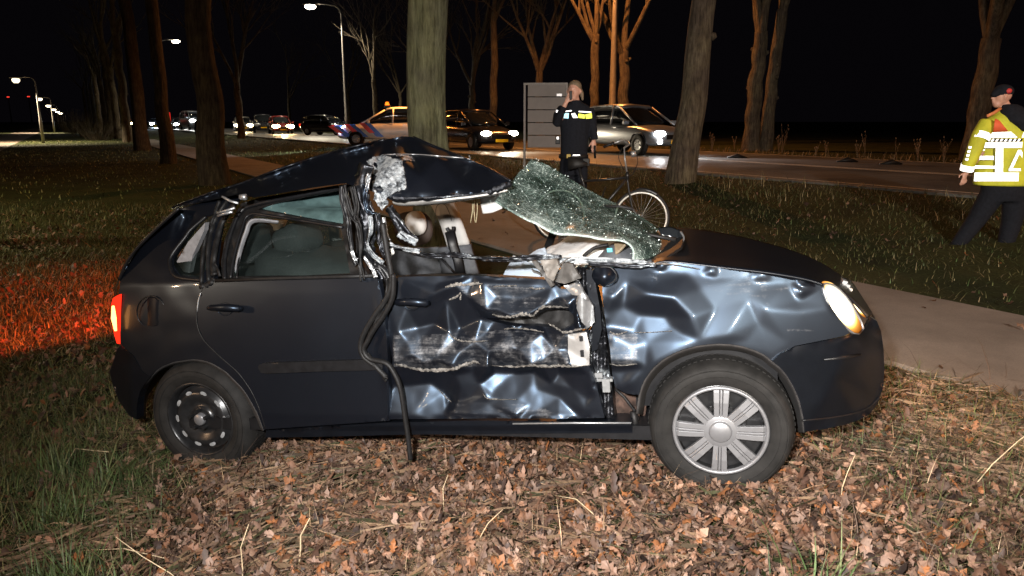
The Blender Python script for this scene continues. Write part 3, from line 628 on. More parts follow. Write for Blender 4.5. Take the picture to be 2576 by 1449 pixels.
lamp('headlamp_light', 'SPOT', CARM @ S(2230, 800, .15), 30, (1, .55, .25), .08, (5.5, 4.2, 0), 140, .8)

# bonnet
hood = patch('bonnet', [[(1640, 663, -.70), (1690, 657, -.72), (1832, 673, -.72), (1934, 685, -.70), (2026, 701, -.64), (2071, 716, -.56)],
                        [(1662, 640, -.45), (1710, 640, -.45), (1842, 655, -.45), (1945, 668, -.43), (2034, 688, -.38), (2090, 712, -.32)],
                        [(1680, 612, -.1), (1730, 612, -.1), (1860, 630, -.1), (1962, 648, -.08), (2050, 676, -.05), (2112, 710, -.02)],
                        [(1700, 573, .42), (1781, 581, .42), (1883, 601, .42), (1985, 629, .40), (2061, 660, .36), (2120, 697, .25)]], M_PAINTB, car, 8, 6, thick=.006)
mb = MB(); mb.tube([S(u, v, -.735) for u, v in catmull([(1640, 664), (1690, 659), (1832, 675), (1934, 687), (2026, 703), (2071, 717)], 5)], .006, 6); mb.build('bonnet_edge', M_PAINTB, hood, True)

# roof sheet, folded into a ridge
RF = [(430, 522), (520, 488), (600, 463), (700, 426), (800, 393), (900, 366), (970, 351), (1010, 343), (1037, 344), (1100, 371), (1180, 402), (1240, 430), (1285, 455), (1280, 464), (1200, 486), (1100, 493), (1005, 496), (975, 492), (925, 478), (895, 470), (870, 461), (800, 470), (700, 487), (640, 497), (600, 489), (500, 510), (434, 527)]
rf = Scatter([(430, 522, -.40), (600, 463, -.36), (800, 393, -.30), (970, 351, -.16), (1037, 344, -.08), (1100, 371, -.14), (1180, 402, -.26), (1285, 455, -.42), (1280, 464, -.50), (1200, 486, -.60), (1100, 494, -.66), (1005, 497, -.70), (925, 478, -.74), (870, 461, -.71), (700, 487, -.74), (640, 497, -.76), (600, 489, -.72), (500, 510, -.62), (434, 527, -.52), (940, 390, -.50), (1000, 391, -.52), (1100, 394, -.46), (1180, 399, -.34), (960, 384, -.36), (1010, 362, -.18), (880, 420, -.52), (760, 440, -.50), (700, 462, -.58), (900, 440, -.62), (1060, 440, -.60), (1150, 450, -.52)], 6)
roof = panel('roof', RF, lambda u, v: rf(u, v) + wob(u, v, .003, .012), M_PAINT, car, 7, .012, scr=[([(905, 402), (1025, 402), (1028, 470), (1010, 490), (905, 480)], .5)])
mb = MB(); mb.tube([S(u, v, rf(u, v) - .004) for u, v in catmull([(436, 520), (520, 488), (600, 463), (700, 426), (800, 393), (900, 366), (970, 351)], 6)], .005, 6); mb.tube([S(u, v, rf(u, v) - .004) for u, v in catmull([(1040, 345), (1100, 371), (1180, 402), (1240, 430), (1285, 455)], 6)], .006, 6)
mb.build('roof_gutter', M_PAINTB, roof, True)
mb = MB(); mb.tube([S(u, v, rf(u, v) - .006) for u, v in catmull([(965, 389), (1040, 388), (1110, 393), (1160, 397), (1182, 400), (1180, 392)], 5)], .003, 5); mb.build('crease_line', M_GREYM, roof, True)  # thin pale grey line along the roof crease
# scraped patch of bare metal
TP = [cB(*p) for p in [(240, 215), (290, 175), (380, 150), (450, 165), (560, 150), (640, 165), (690, 205), (600, 205), (560, 210), (575, 260), (590, 330), (600, 400), (598, 470), (560, 490), (510, 495), (470, 520), (420, 560), (440, 600), (410, 640), (375, 670), (340, 620), (300, 570), (320, 510), (295, 460), (290, 400), (330, 350), (290, 330), (245, 355), (235, 330), (270, 290)]]
TH = [[cB(*p) for p in [(300, 215), (330, 225), (345, 290), (310, 270), (285, 240)]], [cB(*p) for p in [(440, 150), (520, 160), (600, 165), (560, 195), (470, 185)]], [cB(*p) for p in [(300, 460), (360, 440), (400, 470), (370, 530), (330, 500)]]]
tp = panel('scraped_patch', TP, lambda u, v: rf(u, v) - .014 + noise.noise(Vector((u * .11, v * .11, 0))) * .010 + noise.noise(Vector((u * .33, v * .33, 0))) * .007, M_TORN, roof, 3.2, .008, TH, jag=1.6)
# crushed lip and beige headliner edge under the roof
mb = MB(); P_ = catmull([(965, 490), (1005, 498), (1100, 495), (1200, 488), (1245, 478), (1283, 462)], 8)
mb.tube([S(u + random.uniform(-1, 1), v + random.uniform(-2, 2), -.70 + (u - 965) * .0006) for u, v in P_], [.012 + random.random() * .006 for _ in P_], 7); mb.build('roof_rail', M_CRUM, roof, False)
patch('headliner', [[(985, 500, -.66), (1040, 502, -.64), (1120, 501, -.62), (1200, 493, -.58), (1275, 478, -.5)], [(990, 512, -.60), (1020, 517, -.56), (1110, 511, -.5), (1200, 499, -.45), (1275, 484, -.4)], [(1000, 508, -.3), (1040, 510, -.2), (1120, 508, -.1), (1200, 496, .0), (1270, 484, .1)]], M_TRIM, roof, 6, 4, nzs=.003, thick=.006)

# crumpled centre pillar
def strip(name, pts, w, y, mat, par, seed, nzs=.012, sub=6, th=.006):
    rnd = random.Random(seed); P = catmull(pts, sub); V, F = [], []; W_ = w if hasattr(w, '__len__') else (w, w)
    for i, (u, v) in enumerate(P):
        a = P[max(i - 1, 0)]; b = P[min(i + 1, len(P) - 1)]; d = np.array(b) - np.array(a); d = d / (np.hypot(*d) + 1e-9); nrm = (-d[1], d[0]); ww = W_[0] + (W_[1] - W_[0]) * i / (len(P) - 1)
        for k in range(5):
            s = (k / 4 - .5) * ww * (1 + rnd.uniform(-.15, .15)); V.append(S(u + nrm[0] * s, v + nrm[1] * s, y - .018 * math.sin(k * 1.9 + i * .23 + seed) + rnd.uniform(-nzs, nzs) * .5))
    for i in range(len(P) - 1):
        for k in range(4): F.append((i * 5 + k, i * 5 + k + 1, i * 5 + k + 6, i * 5 + k + 5))
    o = mesh_obj(name, V, F, mat, par, True); q = o.modifiers.new('solid', 'SOLIDIFY'); q.thickness = th; return o
CBL = lambda L: [cB(*p) for p in L]
pil = strip('centre_pillar', CBL([(230, 240), (190, 400), (200, 560), (240, 700), (250, 850), (240, 1000), (290, 1120), (370, 1230), (420, 1400)]), (34, 40), -.76, M_CRUM, car, 3)
for i, (L_, w, y, m) in enumerate([
    ([(30, 430), (60, 560), (100, 700), (150, 800), (170, 950), (180, 1150), (210, 1330)], 12, -.80, M_RUB), ([(10, 440), (20, 600), (60, 760), (70, 900), (100, 1080), (150, 1180)], 10, -.79, M_PLAST), ([(110, 440), (140, 600), (130, 740), (170, 780)], 11, -.80, M_RUB),
    ([(225, 430), (215, 560), (250, 690), (330, 700)], 10, -.82, M_PAINT), ([(260, 720), (270, 850), (250, 980), (300, 1080), (400, 1160)], 9, -.83, M_TORN), ([(330, 700), (350, 850), (370, 970), (410, 1080), (450, 1150)], 11, -.82, M_CRUM),
    ([(440, 640), (520, 750), (600, 870), (690, 970)], 22, -.72, M_CRUM), ([(400, 740), (420, 860), (440, 950)], 8, -.78, M_GREYM), ([(540, 880), (620, 930), (700, 985)], 16, -.74, M_TORN), ([(300, 1170), (360, 1200), (420, 1300), (450, 1440)], 20, -.80, M_PLAST),
    ([(350, 970), (460, 1010), (600, 1040), (760, 1080), (900, 1090), (1060, 1095), (1200, 1110), (1350, 1118), (1500, 1122), (1700, 1122), (1900, 1118), (2060, 1116)], 11, -.78, M_CRUM), ([(380, 985), (470, 1000), (600, 1028), (740, 1050)], 9, -.80, M_TORN), ([(440, 1150), (470, 1080), (460, 1030)], 7, -.79, M_TRIM), ([(215, 1100), (300, 1220), (330, 1300)], 7, -.81, M_GREYM), ([(100, 1040), (130, 1120), (150, 1140)], 6, -.83, M_GREYM), ([(270, 330), (240, 420), (235, 480)], 7, -.83, M_GREYM)]):
    strip(['torn_strip', 'torn_strip'][0], CBL(L_), w, y, m, pil, 10 + i, .006 if m in (M_RUB, M_PLAST) else .014)
strip('torn_strip', [(1290, 650), (1340, 654), (1400, 652), (1480, 655), (1560, 660), (1640, 664)], (8, 13), -.76, M_TORN, car, 41, .012)
strip('torn_strip', [(1480, 662), (1540, 664), (1600, 668), (1650, 668)], 7, -.80, M_CRUM, car, 42, .01)
# hanging door seals
mb = MB(); mb.tube([S(u, v, -.86) for u, v in catmull([(962, 560), (975, 640), (985, 700), (975, 745), (945, 790), (918, 835), (907, 870), (915, 898), (945, 922), (972, 950)], 6)], .012, 7, flat=.6)
mb.tube([S(u, v, -.87) for u, v in catmull([(990, 690), (988, 745), (968, 790), (940, 830), (925, 858), (915, 880), (930, 902), (970, 912), (990, 935), (1007, 975), (1018, 1040), (1028, 1110), (1033, 1156)], 6)], .0125, 7, flat=.7)
mb.build('hanging_seal', M_RUB, car, True)
strip('hanging_trim', [(982, 700), (972, 760), (948, 800), (932, 845)], (20, 10), -.85, M_RUB, car, 51, .006)
strip('hanging_trim', [(922, 890), (940, 918), (965, 945), (975, 955)], (6, 10), -.86, M_RUB, car, 52, .006)

# windscreen torn off its frame
ws = [[(1246, 506, -.62), (1300, 539, -.62), (1352, 566, -.62), (1388, 584, -.62), (1440, 591, -.62), (1500, 601, -.64), (1560, 607, -.65), (1590, 626, -.66), (1590, 660, -.68)],
      [(1275, 470, -.40), (1320, 500, -.38), (1370, 522, -.38), (1420, 545, -.40), (1470, 560, -.42), (1530, 580, -.45), (1580, 590, -.48), (1615, 610, -.50), (1640, 648, -.55)],
      [(1310, 430, -.18), (1350, 445, -.15), (1410, 474, -.12), (1460, 505, -.14), (1510, 530, -.16), (1565, 552, -.2), (1610, 572, -.24), (1650, 600, -.28), (1668, 632, -.34)],
      [(1338, 402, -.02), (1380, 418, .0), (1440, 454, .04), (1500, 488, .06), (1545, 512, .08), (1585, 531, .10), (1625, 555, .08), (1665, 590, .04), (1690, 615, -.05)]]
wsh = patch('windscreen', ws, M_SHAT, car, 8, 8, nzs=.006, nscale=9, thick=.006)
at = wsh.data.attributes.new('scrape', 'FLOAT', 'POINT'); nv_ = 3 * 8 + 1; n_ = len(wsh.data.vertices)
at.data.foreach_set('value', [max(0., 1 - (i % nv_) / 9) * (.2 + .8 * min(1, (i // nv_) / 22)) for i in range(n_)])
mb = MB()
for k in range(240):    # glass crumbs lying on the sheet and stuck to its edge
    i = random.randrange(n_); p = wsh.data.vertices[i].co + Vector((random.uniform(-.02, .02), random.uniform(-.02, .0), random.uniform(0, .012))); s = random.uniform(.0015, .0045)
    mb.box(p, (s, s, s * .8), Matrix.Rotation(random.random() * 3, 3, Vector((random.random(), random.random(), random.random() + .1))))
cr = mb.build('glass_crumbs', simple('glass_crumb', (.75, .85, .82), .08, .2, .1, 5, 0), wsh); cr['kind'] = 'stuff'
# wiper, cowl
mb = MB(); mb.tube([S(u, v, -.30) for u, v in [(1515, 572), (1570, 579), (1640, 592), (1700, 603)]], [.010, .006, .007, .012], 7); mb.build('wiper', M_RUB, car, True)
mb = MB(); mb.tube([S(u, v, -.05) for u, v in [(1520, 520), (1560, 519), (1592, 526)]], [.008, .006, .01], 7); mb.build('wiper', M_RUB, car, True)
patch('cowl', [[(1640, 662, -.66), (1680, 650, -.58), (1715, 625, -.45)], [(1640, 640, -.4), (1690, 618, -.35), (1720, 598, -.25)], [(1640, 590, -.05), (1680, 574, .0), (1716, 580, .08)]], M_RUB, car, 8, 8, nzs=.004, nscale=8, thick=.01)
mb = MB(); mb.tube([S(u, v, -.44 + i * .01) for i, (u, v) in enumerate(catmull([(1676, 641), (1700, 628), (1716, 610), (1720, 597), (1712, 583)], 5))], .0045, 6); mb.build('cowl_edge', M_GREYM, car, True)
patch('cowl_flap', [[(1655, 573, -.2), (1685, 570, -.2), (1716, 583, -.2)], [(1660, 590, -.25), (1690, 595, -.25), (1716, 604, -.25)]], M_DGLASS, car, 6, 4, nzs=.01, thick=.006)

# cabin
mb = MB(); mb.box((0, -.02, .27), (2.6, 1.5, .06)); mb.box((1.0, -.02, .50), (.9, 1.3, .3)); mb.build('floor_pan', M_PLAST, car)
patch('far_pillar', [[(1086, 510, .66), (1110, 560, .68), (1128, 618, .70)], [(1136, 500, .66), (1162, 558, .68), (1182, 612, .70)]], M_TRIM, car, 5, 3, thick=.05)
patch('far_pillar_foot', [[(1104, 622, .68), (1110, 660, .70), (1120, 700, .72)], [(1184, 614, .68), (1196, 660, .70), (1208, 700, .72)]], M_TRIMD, car, 4, 3, thick=.05)
mb = MB(); mb.tube([S(u, v, .60) for u, v in catmull([(1124, 573), (1130, 582), (1140, 580), (1141, 570)], 5)], .012, 7); mb.build('belt_guide', M_PLAST, car, True)
mb = MB(); mb.tube([S(u, v, .58) for u, v in [(1131, 582), (1140, 620), (1152, 655), (1160, 695)]], .030, 8, flat=.2); mb.build('seat_belt', M_PLAST, car, True); mb = MB(); mb.tube([S(u, v, .2) for u, v in [(1100, 640), (1128, 672), (1150, 692)]], .006, 5); mb.build('seat_belt', M_PLAST, car, True)
mb = MB(); mb.tube([S(u, v, .62) for u, v in catmull([(1096, 560), (1098, 520), (1118, 514), (1132, 540), (1136, 556)], 5)], .002, 4); mb.build('height_adjuster', M_TRIMD, car, True)
def blob(name, c, r, mat, par, pw=.6, rot=None):
    mb = MB(); n, m = 20, 12; V = []
    for i in range(m + 1):
        a = -math.pi / 2 + math.pi * i / m
        for k in range(n):
            b = 2 * math.pi * k / n; s = lambda q: math.copysign(abs(q) ** pw, q); q = Vector((s(math.cos(a)) * s(math.cos(b)) * r[0], s(math.cos(a)) * s(math.sin(b)) * r[1], s(math.sin(a)) * r[2]))
            V.append(Vector(c) + (rot @ q if rot is not None else q))
    mb.add(V, [(i * n + k, i * n + (k + 1) % n, (i + 1) * n + (k + 1) % n, (i + 1) * n + k) for i in range(m) for k in range(n)]); return mb.build(name, mat, par, True)
blob('far_headrest', S(1046, 562, .50), (.068, .04, .075), M_TRIM, car, .85)
blob('far_trim', S(1040, 575, .60), (.13, .03, .11), simple('brown_trim', (.035, .02, .014), .7, 0, .3, 12, .2), car, .8)
blob('rear_bench', S(690, 690, .0) + Vector((0, 0, -.06)), (.55, .62, .16), M_SEAT, car, .5)
blob('rear_backrest', S(620, 690, .1), (.10, .60, .22), M_SEAT, car, .5, Matrix.Rotation(-.3, 3, 'Y'))
blob('rear_headrest', S(636, 610, -.35), (.05, .13, .10), M_SEAT, car, .6)
blob('rear_headrest', S(652, 600, .35), (.05, .13, .10), M_SEAT, car, .6)
blob('front_backrest', S(800, 700, -.28), (.30, .25, .15), M_SEAT, car, .6, Matrix.Rotation(.25, 3, 'Y'))
blob('front_headrest', S(750, 602, -.28), (.10, .13, .085), M_SEAT, car, .6, Matrix.Rotation(-.3, 3, 'Y'))
blob('front_backrest', S(850, 690, .36), (.11, .25, .20), M_SEAT, car, .55, Matrix.Rotation(-.45, 3, 'Y'))
blob('front_seat', S(1010, 705, -.25) + Vector((0, 0, -.1)), (.30, .26, .10), M_SEAT, car, .5)
blob('front_seat', S(1060, 700, .36) + Vector((0, 0, -.1)), (.30, .26, .10), M_SEAT, car, .5)
# far side: rear door, wing and light pillar trims
FS = [(560, 650), (640, 640), (760, 632), (900, 628), (1104, 622), (1112, 700), (1120, 760), (560, 800)]
panel('far_door', FS, lambda u, v: .72, M_TRIMD, car, 30, .03)
patch('far_trim_pillar', [[(668, 552, .62), (655, 600, .66), (640, 640, .7)], [(720, 556, .62), (705, 596, .66), (690, 626, .7)]], M_TRIM, car, 4, 3, thick=.03)
patch('far_trim_pillar', [[(828, 562, .62), (832, 610, .66), (836, 652, .7)], [(858, 566, .62), (862, 612, .66), (866, 656, .7)]], M_TRIM, car, 4, 3, thick=.03)
patch('near_trim_edge', [[(589, 690, -.72), (598, 640, -.72), (615, 585, -.70), (634, 552, -.68), (700, 557, -.66)], [(597, 690, -.70), (606, 642, -.70), (623, 590, -.68), (640, 560, -.66), (700, 562, -.64)]], MATS['grey_trim'], car, 5, 3, thick=.008)
patch('far_wing', [[(1360, 660, .70), (1600, 640, .70), (1850, 660, .70), (2120, 720, .5)], [(1360, 760, .74), (1600, 760, .76), (1850, 780, .76), (2120, 860, .5)]], M_PAINTB, car, 5, 4, thick=.02)
patch('far_screen_pillar', [[(1362, 640, .60), (1372, 612, .58), (1382, 585, .55)], [(1380, 640, .60), (1392, 612, .58), (1402, 585, .55)]], M_RUB, car, 4, 3, thick=.04)
mb = MB(); mb.box((0, .72, .40), (2.3, .06, .30)); mb.build('far_sill', M_PAINTB, car)
# sun visor
patch('sun_visor', [[(1209, 493, -.15), (1236, 490, -.15), (1262, 488, -.15)], [(1211, 515, -.15), (1238, 513, -.15), (1262, 511, -.15)], [(1216, 537, -.15), (1240, 534, -.15), (1264, 524, -.15)]], M_TRIM, car, 4, 4, thick=.02)
mb = MB()
for u, a in ((1186, 3), (1194, -2), (1199, 2)): mb.tube([S(u + a * math.sin(k), 500 + k * 15, -.3) for k in range(5)], .0022, 4)
mb.build('dangling_wires', simple('tan_wire', (.35, .30, .18), .6), car, True)
# airbags
def cloth(name, rows, seed, mat=None):
    o = patch(name, rows, mat or simple('airbag_cloth', (.78, .76, .74), .75, 0, .05, 30, .3), car, 10, 10); rnd = random.Random(seed)
    for v in o.data.vertices:
        p = v.co; q = math.sin(p.x * 38 + p.z * 52 + seed + 3 * noise.noise(p * 5)) * .012 + noise.noise(p * 16) * .016; p.y += q; p.z += q * .5
    m = o.modifiers.new('solid', 'SOLIDIFY'); m.thickness = .004; return o
cloth('airbag', [[(1355, 640, -.05), (1400, 612, -.02), (1440, 592, .0), (1500, 590, .0), (1560, 596, -.02)], [(1350, 652, -.25), (1410, 640, -.30), (1470, 622, -.32), (1520, 610, -.30), (1570, 605, -.25)], [(1360, 668, -.42), (1420, 668, -.45), (1480, 664, -.45), (1520, 660, -.42), (1560, 655, -.4)]], 1)
cloth('airbag', [[(1290, 650, -.2), (1330, 640, -.15), (1370, 620, -.1)], [(1275, 672, -.35), (1320, 665, -.35), (1400, 655, -.3)], [(1262, 700, -.45), (1320, 705, -.5), (1420, 700, -.45)]], 2, simple('blue_airbag_cloth', (.60, .70, .82), .75, 0, .05, 30, .3))
# dashboard pieces
patch('dashboard', [[(1440, 640, .0), (1500, 625, .1), (1580, 610, .2), (1650, 600, .3)], [(1450, 665, -.4), (1500, 650, -.42), (1550, 618, -.44), (1640, 640, -.4)], [(1440, 720, -.5), (1500, 715, -.55), (1560, 690, -.6), (1650, 690, -.55)]], M_TRIMD, car, 8, 8, nzs=.012, nscale=8, thick=.01)
patch('dashboard_end', [[(1545, 612, -.50), (1560, 606, -.50), (1574, 609, -.5)], [(1548, 640, -.54), (1560, 632, -.54), (1572, 616, -.54)]], simple('brown_plastic', (.17, .13, .08), .6, 0, .3, 20, .4), car, 5, 4, nzs=.004, thick=.01)
mb = MB(); mb.tube([S(u, v, -.5) for u, v in catmull([(1548, 638), (1568, 626), (1578, 614), (1574, 606)], 4)], .006, 6); mb.tube([S(u, v, -.48) for u, v in catmull([(1468, 645), (1480, 634), (1500, 622), (1530, 616)], 4)], .008, 6); mb.build('dashboard_rim', M_RUB, car, True)
mb = MB(); mb.box(S(1534, 629, -.52), (.022, .01, .016)); mb.build('blue_connector', simple('cyan_plastic', (.1, .55, .65), .5), car)
# broken mirror housing hanging at the door's front corner
for i, (poly, mt) in enumerate([
    ([(1358, 655), (1400, 652), (1408, 672), (1392, 708), (1378, 700)], 'a'), ([(1416, 660), (1440, 664), (1460, 700), (1420, 715), (1398, 708), (1408, 680)], 'b'), ([(1425, 650), (1436, 648), (1412, 664), (1402, 668)], 'b'), ([(1338, 658), (1348, 655), (1395, 718), (1385, 722)], 'b'), ([(1336, 678), (1360, 690), (1362, 696), (1338, 683)], 'b'), ([(1418, 720), (1450, 712), (1470, 745), (1440, 742)], 'c'), ([(1450, 714), (1458, 716), (1480, 755), (1472, 755)], 'c')]):
    mt = {'a': simple('grey_brown_plastic', (.15, .135, .12), .6, 0, .3, 25, .5), 'b': simple('dark_grey_plastic', (.07, .066, .062), .6, 0, .4, 25, .5), 'c': M_GREYM}[mt]
    panel('broken_mirror_piece', poly, lambda u, v: -.86 - .02 * math.sin(u * .07 + i) + wob(u, v, .01, .12), mt, car, 6, .02, jag=1.0)
# folded corner of the door skin
panel('folded_skin', C4([(1640, 235), (1690, 240), (1740, 320), (1750, 430), (1705, 470), (1660, 430), (1622, 330)]), lambda u, v: -.86 - .02 * math.sin((u - 1450) * .12), M_GREYM, fdoor, 6, .01)

# wheels ---------------------------------------------------------------
def wheel(hub, steer, kind, y0=0):
    base = Matrix.Translation(hub) @ Matrix.Rotation(steer, 4, 'Z'); w = empty('wheel', parent=car); w.matrix_local = base
    Rt = .282 if kind == 'cap' else .292; Wd = .175
    mb = MB(); mb.lathe([(.178, -.02), (.184, .0), (.192, .004), (.215, .016), (.245, .018), (.262, .010), (Rt - .011, -.008), (Rt - .002, -.028), (Rt, -.05), (Rt + .001, -Wd / 2), (Rt, -Wd + .03), (.285, -Wd + .01), (.24, -Wd), (.18, -Wd)], 64)
    ty = mb.build('tyre', M_TYRE, w, True)
    mb = MB()
    for k in range(72):
        a = 2 * math.pi * k / 72
        for dy in (-.045, -.10): mb.box(((Rt - .003) * math.cos(a + dy), .018 - dy, (Rt - .003) * math.sin(a + dy)), (.010, .045, .014), Matrix.Rotation(-(a + dy), 3, 'Y'))
    mb.tube([(.252 * math.cos(a), -.019, .252 * math.sin(a)) for a in np.linspace(0, 2 * math.pi, 48, endpoint=False)], .0022, 4, True); mb.tube([(.225 * math.cos(a), -.018, .225 * math.sin(a)) for a in np.linspace(0, 2 * math.pi, 48, endpoint=False)], .0022, 4, True)
    mb.build('tread', M_TYRE, w)
    mb = MB(); mb.lathe([(.190, .002), (.186, .006), (.178, .003), (.172, -.02), (.165, -.06), (.16, -.14)], 56); mb.build('rim', M_STEELB, w, True)
    if kind == 'cap':
        M_HC = M_SILV
        mb = MB(); mb.lathe([(.184, -.002), (.185, .006), (.181, .011), (.174, .011), (.170, .006), (.168, -.006)], 64); mb.build('hubcap_ring', M_HC, w, True)
        mb = MB(); mb.lathe([(.0, .024), (.038, .0235), (.042, .020), (.044, .014), (.046, .013), (.060, .015), (.068, .010), (.070, .0)], 48); mb.build('hub', M_HC, w, True)
        mb = MB(); mb.lathe([(.0, -.03), (.165, -.03)], 48); mb.build('brake_backing', M_STEELB, w)
        for k in range(8):
            a = 2 * math.pi * k / 8 + .06; sp = MB()
            for (x0, x1) in ((-.029, -.0065), (-.0045, .0045), (.0065, .029)):
                prof = [(.055, .004), (.060, .014), (.12, .016), (.160, .012), (.172, .004)]; rings = []
                for r, h in prof:
                    f = .86 + (r - .05) * 1.6; e = .003
                    rings.append([(x0 * f, -h + .018, r), (x0 * f, -h + e * .5, r), ((x0 + .002) * f, -h, r), ((x1 - .002) * f, -h, r), (x1 * f, -h + e * .5, r), (x1 * f, -h + .018, r)])
                sp.loft(rings)
            sp.v = [tuple(Matrix.Rotation(a, 3, 'Y') @ Vector(p)) for p in sp.v]
            sp.build('spoke', M_HC, w)
        for k in range(8):
            mb = MB(); a = 2 * math.pi * (k + .5) / 8 + .06; mb.tube([(.095 * math.sin(a), .012, .095 * math.cos(a)), (.095 * math.sin(a), -.0, .095 * math.cos(a))], .009, 8); mb.build('wheel_bolt', M_STEELB, w)
    else:
        mb = MB(); mb.lathe([(.165, -.035), (.150, -.030), (.140, -.012), (.126, -.004), (.110, -.006), (.085, -.022), (.062, -.030), (.058, -.018), (.045, -.014), (.0, -.014)], 56); mb.build('steel_disc', M_STEELB, w, True)
        mb = MB(); mb.lathe([(.0, .012), (.026, .011), (.029, .007), (.030, -.015)], 32); mb.build('hub', M_SILV, w, True)
        for k in range(10):
            mb = MB(); a = 2 * math.pi * k / 10; c = Vector((.137 * math.cos(a), .006, .137 * math.sin(a))); t = Vector((-math.sin(a), 0, math.cos(a))); r_ = Vector((math.cos(a), 0, math.sin(a)))
            mb.add([c + t * .019 * math.cos(b) + r_ * .010 * math.sin(b) for b in np.linspace(0, 2 * math.pi, 14, endpoint=False)], [tuple(range(14))])
            mb.build('vent_hole', simple('brake_grey', (.32, .34, .36), .5, .4, .5, 30, .2), w, recalc=False)
        for k in range(5):
            mb = MB(); a = 2 * math.pi * k / 5 + .3; mb.tube([(.046 * math.cos(a), .01, .046 * math.sin(a)), (.046 * math.cos(a), -.022, .046 * math.sin(a))], .009, 6); mb.build('wheel_bolt', M_STEELB, w)
    return w
wheel(Vector((WB / 2, HUBY, .29)), R(2), 'cap'); wheel(Vector((-WB / 2, HUBY + .0, .29)), R(0), 'steel')
for sx in (1, -1):
    w = empty('wheel', parent=car); w.location = (sx * WB / 2, .78, .29); w.rotation_euler = (0, 0, math.pi)
    mb = MB(); mb.lathe([(.02, 0), (.178, -.0), (.2, .004), (.28, -.01), (.292, -.05), (.292, -.16), (.2, -.17)], 32); mb.build('tyre', M_TYRE, w, True)
# wheel-arch liners
def liner(outline, hub):
    rows = []
    for k, y in ((0, .012), (5, .03), (14, .16), (26, .42)):
        rows.append([(u + (hub[0] - u) * k / 190, v + (hub[1] - v) * k / 190, yb(u, v) + y) for u, v in outline])
    o = patch('wheel_liner', rows, M_DUSTRUB, car, 2, 5, thick=.006); return o
AF = [(1600, 1040), (1607, 994), (1613, 972), (1622, 953), (1635, 934), (1650, 918), (1670, 902), (1693, 889), (1720, 878), (1750, 870), (1780, 866), (1808, 864), (1840, 866), (1870, 871), (1900, 881), (1925, 893), (1943, 909), (1960, 922), (1978, 942), (1998, 975), (2012, 1010), (2021, 1050), (2025, 1088)]
liner(AF, (1812, 1083)); liner(ARCH_R, (503, 1055))
mb = MB(); mb.tube([(-WB / 2, -.6, .29), (-WB / 2, .7, .29)], .03, 8); mb.tube([(WB / 2, -.6, .29), (WB / 2, .7, .29)], .03, 8); mb.build('axle', M_STEELB, car)
# ------------------------------------------------------------------ ground
ROADZ = .33
def gz(x, y):
    x = np.asarray(x, float); y = np.asarray(y, float); n = x * .8599 + y * .5105
    s = np.clip(x, -2.7, 1.25) * .095 - .065
    f = np.clip((3.9 - n) / 1.9, 0, 1) * np.clip((17 - y) / 9, 0, 1); f = f * f * (3 - 2 * f)
    e = np.clip((n - 7.2) / 4.2, 0, 1); far = e * e * (3 - 2 * e)
    return s * f + .015 * np.sin(x * 2.3 + 1.2 * np.sin(y * 1.7)) * np.sin(y * 2.1 + x * .7) * (n < 3.8) + .02 * np.clip(1 - abs(n - 10) / 4, 0, 1) * np.sin(x * .9) * np.sin(y * 1.3) + ROADZ * far
def gz1(x, y): return float(gz(x, y))
def axis(lo, hi, dlo, dhi, d, grow=1.18):
    a = list(np.arange(dlo, dhi, d)); s = d
    while a[-1] < hi: s *= grow; a.append(a[-1] + s)
    s = d; b = []
    x = dlo
    while x > lo: s *= grow; x -= s; b.append(x)
    return np.array(b[::-1] + a)
X_ = axis(-700, 700, -6, 7, .11); Y_ = axis(-60, 900, .5, 14, .11)
XX, YY = np.meshgrid(X_, Y_); ZZ = gz(XX, YY)
def wn2(x, y, s, seed=0): return noise.noise(Vector((x * s, y * s, seed)))
def ground_mat():
    m, nt, out = NT('ground_soil'); L = nt.links.new; p = pr(nt, (.05, .05, .03), .95)
    p.inputs['Specular IOR Level'].default_value = .1
    n1 = nz(nt, 1.1, 6, .6); n2 = nz(nt, 28, 8, .75)
    a = ramp(nt, n1.outputs['Fac'], [(.3, (.026, .027, .014)), (.5, (.038, .046, .018)), (.7, (.055, .055, .026))])
    b = ramp(nt, n2.outputs['Fac'], [(.3, (.3, .3, .3)), (.7, (1.5, 1.45, 1.3))])
    mx = nt.nodes.new('ShaderNodeMix'); mx.data_type = 'RGBA'; mx.blend_type = 'MULTIPLY'; mx.inputs[0].default_value = 1; L(a.outputs[0], mx.inputs[6]); L(b.outputs[0], mx.inputs[7]); L(mx.outputs[2], p.inputs['Base Color'])
    bump(nt, n2.outputs['Fac'], p, .8, .03); L(p.outputs[0], out.inputs[0]); return m
nx, ny = len(X_), len(Y_); idx = np.arange(nx * ny).reshape(ny, nx)
F = np.stack([idx[:-1, :-1], idx[:-1, 1:], idx[1:, 1:], idx[1:, :-1]], -1).reshape(-1, 4)
ground = fast_mesh('ground', np.stack([XX.ravel(), YY.ravel(), ZZ.ravel()], 1), F, ground_mat(), smooth=True); tag(ground, kind='structure')

def strip_sheet(name, n0, n1, t0, t1, z, mat, thick=.0, kind='structure', parent=None):
    mb = MB(); a = [T(t0, n0, z), T(t0, n1, z), T(t1, n1, z), T(t1, n0, z)]
    if thick: mb.prism([Vector(p) - Vector((0, 0, thick)) for p in a], (0, 0, thick))
    else: mb.add(a, [(0, 1, 2, 3)])
    o = mb.build(name, mat, parent)
    if kind: o['kind'] = kind
    return o
